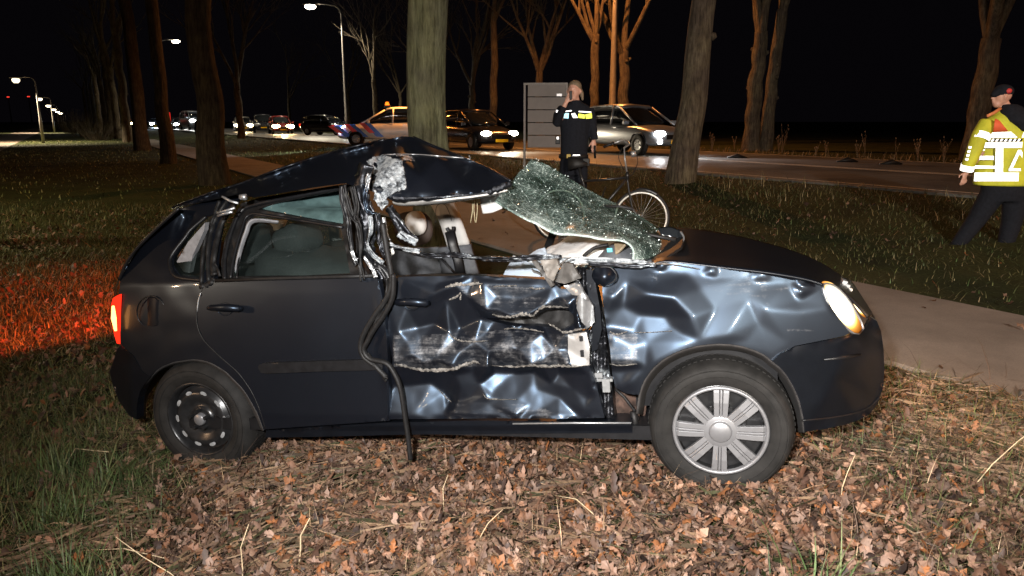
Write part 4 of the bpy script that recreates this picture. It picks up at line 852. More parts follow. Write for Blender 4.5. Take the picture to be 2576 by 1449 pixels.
# concrete cycle path laid in slabs
M_CONC = simple('path_concrete', (.25, .20, .165), .85, 0, .22, 2.2, .0)
def conc2():
    m, nt, out = NT('path_concrete_worn'); L = nt.links.new; p = pr(nt, (.25, .2, .17), .82)
    n1 = nz(nt, 1.3, 7, .65); n2 = nz(nt, 120, 4, .8)
    a = ramp(nt, n1.outputs['Fac'], [(.3, (.13, .105, .088)), (.7, (.24, .20, .17))]); b = ramp(nt, n2.outputs['Fac'], [(.3, (.72, .72, .72)), (.7, (1.2, 1.2, 1.2))])
    mx = nt.nodes.new('ShaderNodeMix'); mx.data_type = 'RGBA'; mx.blend_type = 'MULTIPLY'; mx.inputs[0].default_value = 1; L(a.outputs[0], mx.inputs[6]); L(b.outputs[0], mx.inputs[7]); L(mx.outputs[2], p.inputs['Base Color'])
    bump(nt, n2.outputs['Fac'], p, .35, .004); L(p.outputs[0], out.inputs[0]); return m
M_CONC = conc2()
path = strip_sheet('cycle_path', 4.13, 5.99, -14, 400, .006, simple('joint_dirt', (.04, .035, .028), .95), .05)
sl = MB(); sl.prism([(-.924, -1.744, 0), (.924, -1.744, 0), (.924, 1.744, 0), (-.924, 1.744, 0)], (0, 0, .03)); slab0 = None
ang = math.atan2(RD.y, RD.x) - math.pi / 2
for k in range(36):
    t = -8.2 + 3.5 * k
    if slab0 is None: slab0 = sl.build('slab', M_CONC, path); o = slab0
    else: o = slab0.copy(); COL.objects.link(o)
    o.parent = path; o.location = T(t, 5.06, .004 + random.uniform(-.002, .002)); o.rotation_euler = (random.uniform(-.001, .001), 0, ang)
strip_sheet('path_far_part', 4.14, 5.98, 118.2, 400, .034, M_CONC, .03, None, path)['kind'] = 'structure'
# road
def asph():
    m, nt, out = NT('asphalt'); L = nt.links.new; p = pr(nt, (.055, .052, .05), .42)
    n1 = nz(nt, .5, 6, .6); n2 = nz(nt, 70, 4, .8)
    a = ramp(nt, n1.outputs['Fac'], [(.3, (.085, .083, .08)), (.7, (.13, .128, .125))]); b = ramp(nt, n2.outputs['Fac'], [(.3, (.6, .6, .6)), (.7, (1.4, 1.4, 1.4))])
    mx = nt.nodes.new('ShaderNodeMix'); mx.data_type = 'RGBA'; mx.blend_type = 'MULTIPLY'; mx.inputs[0].default_value = 1; L(a.outputs[0], mx.inputs[6]); L(b.outputs[0], mx.inputs[7]); L(mx.outputs[2], p.inputs['Base Color'])
    rr = ramp(nt, n1.outputs['Fac'], [(.35, (.30, .30, .30)), (.65, (.55, .55, .55))]); L(rr.outputs[0], p.inputs['Roughness'])
    bump(nt, n2.outputs['Fac'], p, .5, .006); L(p.outputs[0], out.inputs[0]); return m
M_ASPH = asph(); M_LINE = simple('road_paint', (.62, .60, .55), .6, 0, .2, 12, .1)
road = strip_sheet('road', 11.7, 20.4, -60, 500, ROADZ + .025, M_ASPH, .12)
for n, w in ((15.75, .11), (16.0, .11), (12.0, .10), (20.1, .10)):
    strip_sheet('road_marking', n - w / 2, n + w / 2, -60, 400, ROADZ + .0295, M_LINE, 0, None, road)
strip_sheet('kerb_strip', 11.48, 11.695, -60, 300, ROADZ + .04, simple('kerb_concrete', (.10, .095, .085), .9, 0, .3, 3, .2), .15)
lp = strip_sheet('left_lane', -5.6, -2.9, 20, 400, .012, simple('lane_asphalt', (.16, .12, .09), .8, 0, .3, 2, .2), .04)

# ------------------------------------------------------------------ leaf litter, grass, straw
def leaf_templates():
    out = []
    for k in range(5):
        r = np.random.default_rng(40 + k); pts = []
        lob = [(0, .0), (.16, .05), (.30, .22), (.40, .12), (.54, .30), (.64, .15), (.80, .24), (1.0, .0)]
        up = [(x + r.normal() * .012, y * (1 + r.normal() * .12)) for x, y in lob]
        ax = np.array([(x, 0.) for x, _ in lob]); U = np.array(up); D = np.array([(x, -y * (1 + r.normal() * .12)) for x, y in lob]); n = len(lob)
        V = np.vstack([ax, U[1:-1], D[1:-1]]); z = np.zeros(len(V)); curl = r.uniform(.2, 1.3); fold = r.uniform(.2, 1.1)
        z = curl * (V[:, 0] - .5) ** 2 + fold * np.abs(V[:, 1]) + r.normal(size=len(V)) * .03 + .12 * np.sin(V[:, 0] * 9 + k) * np.abs(V[:, 1]) * 3
        F = []
        for i in range(n - 1):
            a, b = i, i + 1; u0 = n + i - 1 if i > 0 else 0; u1 = n + i if i + 1 < n - 1 else n - 1; d0 = 2 * n - 2 + i - 1 if i > 0 else 0; d1 = 2 * n - 2 + i if i + 1 < n - 1 else n - 1
            for q in ((a, b, u1), (a, u1, u0), (a, d1, b), (a, d0, d1)):
                if len(set(q)) == 3: F.append(q)
        out.append((np.column_stack([V[:, 0] - .5, V[:, 1], z]), np.array(F)))
    return out
LT = leaf_templates()
LEAFC = np.array([(.20, .098, .055), (.235, .125, .078), (.135, .064, .038), (.28, .165, .11), (.07, .036, .024), (.27, .105, .038), (.225, .135, .095), (.17, .10, .068), (.045, .026, .02), (.12, .072, .05), (.31, .195, .14)])
def scatter_leaves(name, XY, smin, smax, seed, lift=.0, dim=1.):
    r = np.random.default_rng(seed); Vs, Fs, Cs, o = [], [], [], 0; n = len(XY); which = r.integers(0, 5, n)
    for k in range(5):
        sel = XY[which == k]; m = len(sel)
        if not m: continue
        V0, F0 = LT[k]; s = r.uniform(smin, smax, m); yaw = r.uniform(0, 6.283, m); tx = r.normal(0, .5, m); ty = r.normal(0, .5, m); wdt = r.uniform(.75, 1.15, m)
        P = V0[None] * s[:, None, None]; P = P * np.stack([np.ones(m), wdt, np.ones(m) * r.uniform(.5, 1.4, m)], 1)[:, None, :]
        flip = np.where(r.random(m) < .45, -1, 1)[:, None]; z = P[:, :, 2] * flip
        x, y = P[:, :, 0], P[:, :, 1]; z = z + x * tx[:, None] + y * ty[:, None]
        c, sn = np.cos(yaw)[:, None], np.sin(yaw)[:, None]; X = x * c - y * sn + sel[:, 0:1]; Y = x * sn + y * c + sel[:, 1:2]
        zmin = z.min(1, keepdims=True); Z = z - zmin * .8 + gz(sel[:, 0], sel[:, 1])[:, None] + r.uniform(0, .028, m)[:, None] + lift
        col = LEAFC[r.integers(0, len(LEAFC), m)] * r.uniform(.42, 1.05, m)[:, None] * dim
        Vs.append(np.stack([X, Y, Z], -1).reshape(-1, 3)); nv = len(V0)
        Fs.append((F0[None] + (np.arange(m) * nv)[:, None, None]).reshape(-1, 3) + o); Cs.append(np.repeat(col, nv, 0)); o += m * nv
    return np.vstack(Vs), np.vstack(Fs), np.vstack(Cs)
def samp(n, x0, x1, y0, y1, fn, seed):
    r = np.random.default_rng(seed); P = np.column_stack([r.uniform(x0, x1, n), r.uniform(y0, y1, n)]); w = fn(P[:, 0], P[:, 1]); return P[r.random(n) < w]
def nn(x, y): return x * .8599 + y * .5105
def patchy(x, y, s=1.2): return .5 + .5 * np.sin(x * s * 2.1 + 1.3 * np.sin(y * s * 1.4)) * np.sin(y * s * 1.9 + 1.1 * np.sin(x * s * 1.7 + 2))
def litter_w(x, y):
    n = nn(x, y); w = np.clip((x + 1.48 + (y - 2.3) * .28) * 2.6, .05, 1); w = np.where(n > 3.95, .0, w); w = w * np.clip(1 - (x - 1.2) * .45, .32, 1) * (1 - .4 * (patchy(x + .4, y, .8) > .7) * (x > -.3)) * np.clip((6.5 - y) / 1.5, .12, 1)
    return w
near = samp(120000, -3.4, 4.4, 1.8, 6.6, lambda x, y: litter_w(x, y) * (abs(x) < y * .72 + .25) * np.clip(1.25 - (y - 2) * .18, .3, 1), 11)
V1, F1, C1 = scatter_leaves('x', near, .024, .062, 21)
side = samp(16000, -9, -1.6, 2.0, 13, lambda x, y: np.where(nn(x, y) < 3.9, .13 + .6 * np.clip(1 - abs(y - 5.2) / 1.3, 0, 1) * (x > -6) + .25 * (patchy(x, y, .7) > .7), 0), 12)
V2, F2, C2 = scatter_leaves('x', side, .05, .09, 22)
vg = samp(9000, -6, 14, 3.2, 30, lambda x, y: np.where((nn(x, y) > 6.1) & (nn(x, y) < 11.4), .4 * (patchy(x, y, .6) > .4) + .08, np.where((nn(x, y) > 4.1) & (nn(x, y) < 6.1), .10, 0)), 13)
V3, F3, C3 = scatter_leaves('x', vg, .045, .08, 23, dim=.7, lift=.03)
o = 0; VV, FF, CC = [], [], []
for V, F, C in ((V1, F1, C1), (V2, F2, C2), (V3, F3, C3)): VV.append(V); FF.append(F + o); CC.append(C); o += len(V)
lf = fast_mesh('leaf_litter', np.vstack(VV), np.vstack(FF), M_LEAF, np.vstack(CC)); tag(lf, 'brown fallen oak leaves thickly covering the verge under the car', 'leaf litter', kind='stuff')
# single large leaves lying on top in the foreground: parts of the ground
big = samp(900, -2.3, 2.4, 1.75, 2.75, lambda x, y: np.where((abs(x) < y * .72) , .7, 0), 14)[:280]
lm = []
for k in range(10):
    V0, F0 = LT[k % 5]; c = LEAFC[[0, 1, 3, 5, 6, 7, 1, 2, 3, 0][k]] * random.uniform(.9, 1.35); me = bpy.data.meshes.new('oak_leaf'); me.from_pydata([tuple(v) for v in V0], [], [tuple(int(i) for i in f) for f in F0])
    a = me.color_attributes.new('col', 'FLOAT_COLOR', 'POINT'); a.data.foreach_set('color', np.tile(np.append(c, 1.), len(V0)).astype(np.float32)); me.materials.append(M_LEAF); lm.append(me)
for x, y in big:
    s = random.uniform(.045, .078); o = bpy.data.objects.new('oak_leaf', random.choice(lm)); COL.objects.link(o); o.parent = ground
    o.location = (x, y, gz1(x, y) + random.uniform(.035, .055)); o.rotation_euler = (random.gauss(0, .35), random.gauss(0, .35), random.uniform(0, 6.28)); o.scale = (s, s * random.uniform(.8, 1.15), s * random.choice((1, -1)))

def blades(XY, h0, h1, w, cols, seed, lean=.45, seg=2, curl=.5, coh=0):
    """curved tapering blades; XY (n,2)"""
    r = np.random.default_rng(seed); n = len(XY); h = r.uniform(h0, h1, n) * r.uniform(.6, 1, n); yaw = r.uniform(0, 6.283, n); yaw = yaw if not coh else np.sin(XY[:, 0] * 2.3) * 2 + np.cos(XY[:, 1] * 2.9 + XY[:, 0]) * 2.2 + r.normal(0, .55, n); ln = np.abs(r.normal(lean, lean * .55, n)); ww = w * r.uniform(.6, 1.3, n)
    dx, dy = np.cos(yaw), np.sin(yaw); px, py = -dy, dx; z0 = gz(XY[:, 0], XY[:, 1]); V = []
    for k in range(seg + 1):
        t = k / seg; b = ln * (t * (1 - curl) + curl * t * t * 1.6); up = h * t * np.sqrt(np.clip(1 - (ln * t * .55) ** 2, .05, 1)); wd = ww * (1 - t) ** .7
        cx, cy, cz = XY[:, 0] + dx * b * h, XY[:, 1] + dy * b * h, z0 + up
        if k < seg: V += [np.stack([cx - px * wd, cy - py * wd, cz], 1), np.stack([cx + px * wd, cy + py * wd, cz], 1)]
        else: V += [np.stack([cx, cy, cz], 1)]
    nv = 2 * seg + 1; VV = np.stack(V, 1).reshape(-1, 3); base = (np.arange(n) * nv)[:, None]; F = []
    for k in range(seg):
        a = 2 * k
        if k < seg - 1: F += [np.hstack([base + a, base + a + 1, base + a + 3]), np.hstack([base + a, base + a + 3, base + a + 2])]
        else: F += [np.hstack([base + a, base + a + 1, base + a + 2])]
    C = np.array(cols)[r.integers(0, len(cols), n)] * r.uniform(.6, 1.35, n)[:, None]
    return VV, np.vstack(F), np.repeat(C, nv, 0)
def merge(name, parts, mat, label, cat, kind='stuff'):
    o = 0; VV, FF, CC = [], [], []
    for V, F, C in parts: VV.append(V); FF.append(F + o); CC.append(C); o += len(V)
    ob = fast_mesh(name, np.vstack(VV), np.vstack(FF), mat, np.vstack(CC)); return tag(ob, label, cat, kind=kind)
GREEN = [(.06, .10, .03), (.085, .13, .04), (.045, .07, .025), (.11, .13, .05)]; DRY = [(.34, .23, .13), (.26, .17, .10), (.42, .30, .19), (.19, .12, .075)]; DGREEN = [(.085, .095, .03), (.12, .11, .045), (.06, .07, .025), (.17, .14, .07)]
def gl(x, y):
    n = nn(x, y); return np.where(n < 3.95, np.clip((-1.27 - (y - 2.3) * .22 - x) * 3.2, 0, 1) * np.clip(patchy(x, y, 1.5) * 1.3, .12, 1), 0)
lawn = blades(samp(60000, -9, -1.2, 2.4, 11, lambda x, y: np.where(nn(x, y) < 3.9, np.clip((-1.5 - x) * 1.2, 0, 1) * (.4 + .6 * patchy(x, y, .9)), 0), 91), .03, .09, .004, [(.16, .17, .06), (.12, .14, .045), (.19, .17, .075), (.09, .10, .03)], 92, .9, 2)
parts = [lawn, blades(samp(34000, -3.4, -1.0, 1.7, 5.0, gl, 31), .04, .12, .0024, GREEN + [(.10, .10, .04), (.16, .12, .06), (.07, .06, .03)], 32, .9, 3),
         blades(samp(30000, -12, -2.0, 3.5, 14, lambda x, y: np.where(nn(x, y) < 3.9, .8, 0), 33), .05, .13, .005, DGREEN, 34, .6, 2),
         blades(samp(7000, 1.8, 4.0, 2.0, 4.4, lambda x, y: np.where(nn(x, y) < 4.08, np.clip((x - 1.9) * .8, 0, 1), 0), 35), .04, .12, .003, DGREEN + DRY[:2], 36, .7, 3)]
tuft = []
r_ = np.random.default_rng(5)
for cx, cy, n in ((-1.62, 2.35, 260), (-1.95, 2.9, 200), (-1.35, 2.15, 120), (-2.1, 2.25, 200), (-1.72, 2.0, 160), (.95, 2.0, 60), (-2.3, 3.4, 160), (-1.9, 3.2, 120)):
    tuft.append(blades(np.column_stack([r_.normal(cx, .07, n), r_.normal(cy, .06, n)]), .10, .24, .0032, GREEN, int(n + cx * 10 + 50), .55, 3))
merge('near_grass', parts + tuft, M_BLADE, 'green grass growing through leaves at the lower left', 'grass')
# dry straw lying and standing among the leaves
st = samp(34000, -2.2, 4.1, 1.75, 5.6, lambda x, y: np.where(nn(x, y) < 4.05, .35 + .6 * (patchy(x, y, 1.1) > .55), 0), 41)
lay = blades(st, .06, .26, .0009, DRY, 42, 1.5, 3, .2); lay[0][:, 2] = np.maximum(lay[0][:, 2] * .45 + gz(lay[0][:, 0], lay[0][:, 1]) * .55, gz(lay[0][:, 0], lay[0][:, 1]) + .03)
stand = blades(samp(1700, -1.6, 3.6, 1.75, 3.3, lambda x, y: .25 + .5 * (patchy(x, y, 1.4) > .6), 43), .08, .22, .0017, DRY, 44, .35, 3)
tw = blades(samp(1300, -1.6, 3.6, 1.8, 4.0, lambda x, y: x * 0 + .8, 45), .08, .3, .002, [(.05, .035, .025), (.08, .05, .035)], 46, 1.3, 3)
rightd = blades(samp(16000, 1.3, 4.2, 2.0, 4.6, lambda x, y: np.where(nn(x, y) < 4.1, .6, 0), 47), .05, .16, .0018, DGREEN + GREEN + DRY[3:], 48, 1.0, 3, .3)
mat2 = blades(samp(80000, -1.9, 4.2, 1.8, 5.2, lambda x, y: np.where(nn(x, y) < 4.05, .06 + .94 * np.clip((patchy(x + .4, y, .8) + .25 * patchy(x, y, 2.3) - .64) * 3, 0, 1) * np.clip((x + 1.2) * .9, .2, 1), 0) * (abs(x) < y * .72 + .25), 81), .05, .17, .00065, [(.19, .12, .07), (.15, .09, .055), (.25, .165, .10), (.12, .075, .05), (.07, .05, .03), (.05, .05, .022)], 82, 1.5, 3, .3, coh=1.6)
mat2[0][:, 2] = np.maximum(mat2[0][:, 2] * .6 + gz(mat2[0][:, 0], mat2[0][:, 1]) * .4, gz(mat2[0][:, 0], mat2[0][:, 1]) + .025 + .025 * np.random.default_rng(3).random(len(mat2[0])))
merge('dry_straw', [lay, stand, tw, rightd, mat2], M_BLADE, 'dry straw and thin twigs scattered over the brown leaves', 'straw')
# verge between path and road
def vw(x, y): n = nn(x, y); return np.where((n > 6.05) & (n < 11.5), .25 + .75 * patchy(x, y, .8), 0)
vp = [blades(samp(110000, -8, 15, 3.5, 24, vw, 51), .03, .10, .0042, DGREEN + DGREEN + GREEN[:1] + [(.17, .13, .07)], 52, 1.0, 2),
      blades(samp(18000, -14, 14, 8, 34, lambda x, y: np.where((nn(x, y) > 9.4) & (nn(x, y) < 11.5), 1, 0), 53), .08, .26, .006, DGREEN + [(.2, .17, .07), (.3, .25, .14)], 54, .5, 2),
      blades(samp(26000, -40, 2, 16, 60, lambda x, y: np.where((nn(x, y) > 6.05) & (nn(x, y) < 11.5), 1, 0), 55), .06, .16, .013, [(.09, .13, .03), (.12, .13, .04), (.16, .12, .06)], 56, .6, 2)]
merge('verge_grass', vp, M_BLADE, 'rough grass between the cycle path and the road', 'grass')
def fw(x, y): n = nn(x, y); return np.where((n > 20.4) & (n < 21.8), 1, 0)
fp = [blades(samp(60000, -20, 26, 3, 62, fw, 61), .08, .30, .012, [(.22, .13, .06), (.16, .10, .05), (.28, .17, .08)], 62, .45, 2)]
merge('far_verge_grass', fp, M_BLADE, 'dry brown grass along the far edge of the road', 'grass')
lfp = [blades(samp(30000, -46, -4, 12, 60, lambda x, y: np.where((nn(x, y) < 3.9) & (nn(x, y) > -2.7), .8, 0), 63), .04, .10, .014, [(.16, .17, .06), (.12, .14, .045), (.19, .17, .075)], 64, .55, 2)]
merge('left_field_grass', lfp, M_BLADE, 'short grass field at the left beside the tree row', 'grass')
# ------------------------------------------------------------------ trees
def bark(name, c0, c1, c2=None):
    m, nt, out = NT(name); L = nt.links.new; p = pr(nt, c0, .9); p.inputs['Specular IOR Level'].default_value = .2
    n1 = nz(nt, 1, 7, .7, sc=(20, 20, 3)); n2 = nz(nt, 2.2, 5, .6); n3 = nz(nt, 1, 6, .75, sc=(45, 45, 11))
    a = ramp(nt, n1.outputs['Fac'], [(.36, tuple(c * .45 for c in c0)), (.5, c0), (.66, c1)]); b = ramp(nt, n2.outputs['Fac'], [(.4, (.75, .75, .75)), (.62, (1.15, 1.2, 1.0))])
    mx = nt.nodes.new('ShaderNodeMix'); mx.data_type = 'RGBA'; mx.blend_type = 'MULTIPLY'; mx.inputs[0].default_value = 1; L(a.outputs[0], mx.inputs[6]); L(b.outputs[0], mx.inputs[7]); L(mx.outputs[2], p.inputs['Base Color'])
    ad = nt.nodes.new('ShaderNodeMath'); ad.operation = 'ADD'; L(n1.outputs['Fac'], ad.inputs[0]); L(n3.outputs['Fac'], ad.inputs[1]); bump(nt, ad.outputs[0], p, 1., .06)
    L(p.outputs[0], out.inputs[0]); return m
M_BARKG = bark('mossy_bark', (.17, .17, .11), (.25, .25, .17)); M_BARK = bark('brown_bark', (.13, .10, .075), (.21, .17, .13)); M_BARKD = bark('dark_bark', (.07, .055, .045), (.11, .09, .07))
def tree(name, base, r0, fork, height, lean, seed, label, mat=None, group=None, nl=4, spread=.5, depth=3, flare=1.35, ang0=None):
    rnd = random.Random(seed); mat = mat or M_BARK; base = Vector(base); root = empty(name, base); tag(root, label, 'tree', group)
    mb = MB(); P, Rr = [], []; k_ = 10
    for i in range(k_ + 1):
        t = i / k_; z = fork * t; w = .05 * r0 / .25
        P.append(Vector((lean[0] * z + rnd.uniform(-w, w) * (0 < i < k_), lean[1] * z + rnd.uniform(-w, w) * .5, z - (.25 if i == 0 else 0)))); Rr.append(r0 * (1 - .22 * t) * (flare if i == 0 else (1 + (flare - 1) * .28 if i == 1 else 1)) * rnd.uniform(.97, 1.05))
    P2 = catmull([(*p, r) for p, r in zip(P, Rr)], 3); mb.tube([q[:3] for q in P2], [q[3] for q in P2], 18)
    if r0 > .18:
        for _ in range(3): z = rnd.uniform(.3, .95) * fork; a = rnd.uniform(0, 6.28); c = Vector((lean[0] * z + math.cos(a) * r0 * .8, lean[1] * z + math.sin(a) * r0 * .8, z)); mb.tube([c, c + Vector((math.cos(a), math.sin(a), .3)) * r0 * .35], [r0 * .35, r0 * .18], 8)
    mb.build('trunk', mat, root, True)
    cb = MB(); top = Vector(P[-1])
    def br(p, d, r, L_, lv):
        pts, rr = [p], [r]; q = Vector(p); dd = Vector(d).normalized(); ns = 5
        for i in range(ns):
            dd = (dd + Vector((rnd.uniform(-.16, .16), rnd.uniform(-.16, .16), rnd.uniform(-.02, .12)))).normalized(); q = q + dd * L_ / ns; pts.append(q.copy()); rr.append(r * (1 - .62 * (i + 1) / ns))
        cb.tube(pts, rr, 8 if lv == 0 else (5 if lv == 1 else 4), cap=False)
        if lv < depth:
            for j in range(rnd.choice((3, 4)) if lv < 2 else 3):
                i = rnd.randint(2, ns); a = rnd.uniform(0, 6.28); t = dd.orthogonal().normalized(); t.rotate(Matrix.Rotation(a, 3, dd)); br(pts[i], dd + t * rnd.uniform(.4, .85), max(rr[i] * .72, .006), L_ * rnd.uniform(.5, .72), lv + 1)
    for k in range(nl):
        a = (ang0 if ang0 is not None else rnd.uniform(0, 6.28)) + 2 * math.pi * k / nl + rnd.uniform(-.3, .3); s = spread * rnd.uniform(.55, 1.25) if k else .08
        br(top - Vector((0, 0, rnd.uniform(0, fork * .10))), (math.cos(a) * s, math.sin(a) * s, 1), r0 * (.62 if k == 0 else .46) * rnd.uniform(.85, 1.1), (height - fork) * rnd.uniform(.45, .7), 0)
    cb.build('crown', mat, root, True, recalc=False); return root
def gp(u, v, z=0.): p = G(u, v, z); return Vector((p.x, p.y, gz1(p.x, p.y)))
def onrow(u, n):   # point on the line at distance n across the road seen at column u
    k = (u - PU0) / FPX * math.cos(PITCH) * 1.0; Y = n / (RN.y + RN.x * k); return Vector((k * Y, Y, 0))
def onr(u, n): p = onrow(u, n); p.z = gz1(p.x, p.y); return p
tree('oak_tree', (-.83, 7.75, gz1(-.83, 7.75)), .212, 7.5, 15, (-.004, .0), 3, 'thick mossy trunk standing right behind the crushed roof', M_BARKG, nl=4, flare=1.25)
tree('oak_tree', (-6.95, 17.4, gz1(-6.95, 17.4)), .30, 9, 17, (-.012, 0), 4, 'dark thick trunk left of the path behind the car rear', M_BARKD, flare=1.3)
tree('oak_tree', (-12.0, 26.0, -.02), .22, 9, 17, (.0, 0), 5, 'thin dark trunk, second of the dark row seen from the car', M_BARKD, flare=1.3)
tree('oak_tree', (-18.6, 37.7, -.02), .33, 9, 18, (-.01, 0), 6, 'dark trunk, third of the dark row seen from the car', M_BARKD)
tl_ = [(320, 52, .30, 7), (296, 62, .30, 6), (283, 72, .28, 8), (268, 84, .30, 6), (255, 98, .3, 7), (243, 115, .3, 7), (232, 135, .3, 7), (222, 160, .3, 8)]
for i, (u, Y, r, f) in enumerate(tl_):
    x = (u - PU0) / FPX * Y * .978; tree('oak_tree', (x, Y, 0), r, f, 16, (-.01, 0), 30 + i, ['pale brown trunk at the near right end of the far left row', 'brown trunk next to the near end of the far left row', 'forked trunk third in the far left row', 'trunk fourth in the far left row', 'trunk fifth in the far left row', 'trunk sixth in the far left row', 'trunk seventh in the far left row', 'farthest small trunk of the left row'][i], M_BARK, 'far trees along the left of the path', nl=3, depth=2)
tree('oak_tree', onr(1716, 10.3), .255, 8, 15, (.105, .03), 8, 'leaning trunk on the verge beside the grey car', M_BARK, nl=3, flare=1.3)
far = [(604, 10.6, .26, 3.7, 'lit forked tree behind the cars at the left', 3, .35), (946, 23, .24, 4.6, 'slim tree beyond the police car', 3, .5), (1187, 25, .26, 3.6, 'low forked tree seen just right of the mossy trunk', 4, .6), (1241, 22.6, .24, 7.4, 'straight bright tree left of the grey signboard', 4, .55),
       (1358, 25, .26, 4.0, 'forked tree rising behind the signboard', 4, .6), (1496, 22.6, .24, 5.2, 'tall tree just left of the orange lamp pole', 4, .45), (1568, 24.5, .30, 4.6, 'tree just right of the orange lamp pole', 5, .7), (1893, 22.8, .31, 4.4, 'left trunk of the pair beyond the road', 3, .35), (1928, 23.4, .25, 5.2, 'right trunk of the pair beyond the road', 3, .4),
       (2458, 22.9, .33, 3.4, 'forked tree behind the man in the reflective jacket', 3, .42), (730, 26, .2, 4, 'dim small tree beyond the black car', 3, .5), (1010, 30, .2, 4, 'dim tree behind the police beacon', 3, .5), (1085, 24, .22, 4, 'tree almost hidden by the mossy trunk', 3, .5), (880, 30, .2, 4.5, 'dim tree right of the tall street lamp', 3, .5)]
for i, (u, n, r, f, lab, nl, sp) in enumerate(far):
    p = onr(u, n); ln = (.03, 0) if u == 2458 else ((.012 * (1 if u % 2 else -1)), 0)
    if u == 1893: ln = (.02, 0)
    if u == 1928: ln = (.055, 0)
    tree('roadside_tree', p, r * 1.0, f, 14, ln, 60 + i, lab, M_BARK, 'trees beyond the road', nl=nl + 1, spread=sp * 1.15, depth=3 if p.y > 60 else 4, flare=1.2)

# ------------------------------------------------------------------ street lamps
M_POLE = simple('pole_metal', (.34, .32, .30), .5, .5, .15, 6, .1)
def bulb_mat(name, col, s): return emit(name, col, s)
def lamp_post(name, base, h, arm, r, label, col, power, lit=True, head=.35, group='street lamps along the road', spot=150, es=30, aim=(0, 0), far=False):
    root = empty(name, base); tag(root, label, 'street lamp', group); mb = MB(); a = Vector((arm[0], arm[1], 0)); L_ = a.length
    pts = [(0, 0, -.1), (0, 0, 1.5), (0, 0, 1.55), (0, 0, h * .55), (0, 0, h * .93)] + [tuple(a * s + Vector((0, 0, h * .93 + h * .07 * q))) for s, q in ((.08, .6), (.25, .9), (.6, 1.0), (1, .99))]
    mb.tube(pts, [r * 1.25, r * 1.2, r, r * .75, r * .5] + [r * .42] * 4, 12); mb.build('pole', M_POLE, root, True)
    d = a.normalized(); hb = MB(); c = a + Vector((0, 0, h * .99)); hb.loft([[c + d * s + Vector((-d.y, d.x, 0)) * w * math.cos(q) + Vector((0, 0, hh * math.sin(q))) for q in np.linspace(0, 2 * math.pi, 10, endpoint=False)] for s, w, hh in ((-.1, .05, .04), (.1, .14, .07), (head, .15, .06), (head * 2, .06, .03))]); hb.build('lamp_head', M_POLE, root, True)
    if lit:
        mb = MB(); cc_ = c + d * head * .8 - Vector((0, 0, .07)); k = head * .55
        k *= 1.5; mb.loft([[cc_ + d * k * s * math.cos(q) + Vector((-d.y, d.x, 0)) * k * s * .6 * math.sin(q) - Vector((0, 0, dz)) for q in np.linspace(0, 2 * math.pi, 12, endpoint=False)] for s, dz in ((.8, -.02), (1, .06), (.9, .17), (.5, .27))]); mb.build('lamp_lens', bulb_mat(name + '_glow' + str(es), col, es), root, True)  # glowing lens built oversize to stand for the lamp's glare
        if power: lamp('street_lamp_light', 'SPOT', Vector(base) + cc_ - Vector((0, 0, .55)), power, col, .12, Vector(base) + cc_ + Vector((aim[0], aim[1], -10)), spot, .35)
    return root
WARM = (1, .70, .38); SOD = (1, .36, .085)
lamp_post('street_lamp', onr(871, 21.3), 10.7, (-1.9, -.9), .11, 'tall lit street lamp with a curved arm above the road', (1, .88, .66), 6000, head=.55, es=60)
lamp_post('street_lamp', onr(1540, 21.3), 10.4, (-1.9, -.9), .17, 'thick orange-lit lamp pole beside the grey car', SOD, 5200, es=20, spot=165)
lamp_post('street_lamp', onr(434, 21.3) if False else Vector((-45.5, 99, ROADZ)), 11.2, (2.4, -1.0), .14, 'distant lamp pole leaning over the queue of cars', (1, .82, .6), 1500, head=.7, es=60, aim=(0, 0))
lamp_post('street_lamp', T(-12, 21.3, ROADZ), 10.4, (-1.9, -.9), .13, 'street lamp outside the view at the right', SOD, 4200, es=20, spot=165)
for i, (u, v, Y) in enumerate([(105, 360, 50), (137, 330, 93), (150, 322, 135), (158, 317, 180), (164, 314, 225), (169, 311, 270)]):
    x = (u - PU0) / FPX * Y * .978; lamp_post('path_lamp', (x, Y, 0), 4.25, (-.9, -.1), .075, ['nearest low lamp post in the row at the far left', 'second low lamp post in the far left row', 'third low lamp post in the far left row', 'fourth low lamp post in the far left row', 'fifth low lamp post in the far left row', 'last low lamp post in the far left row'][i], (1, .82, .55), 5000 if i < 2 else 0, head=.32 + .1 * i, group='low lamps along the left lane', es=[2.2, 5, 12, 16, 20, 20][i], spot=140)
lamp_post('path_lamp', (-8.6, 10.5, gz1(-8.6, 10.5)), 4.3, (-.8, .0), .07, 'low lamp post left of the view', (1, .84, .50), 520, group='low lamps along the left lane', es=8, spot=165)
# amber wash of the breakdown lights on the far trees comes from the beacon bar built below

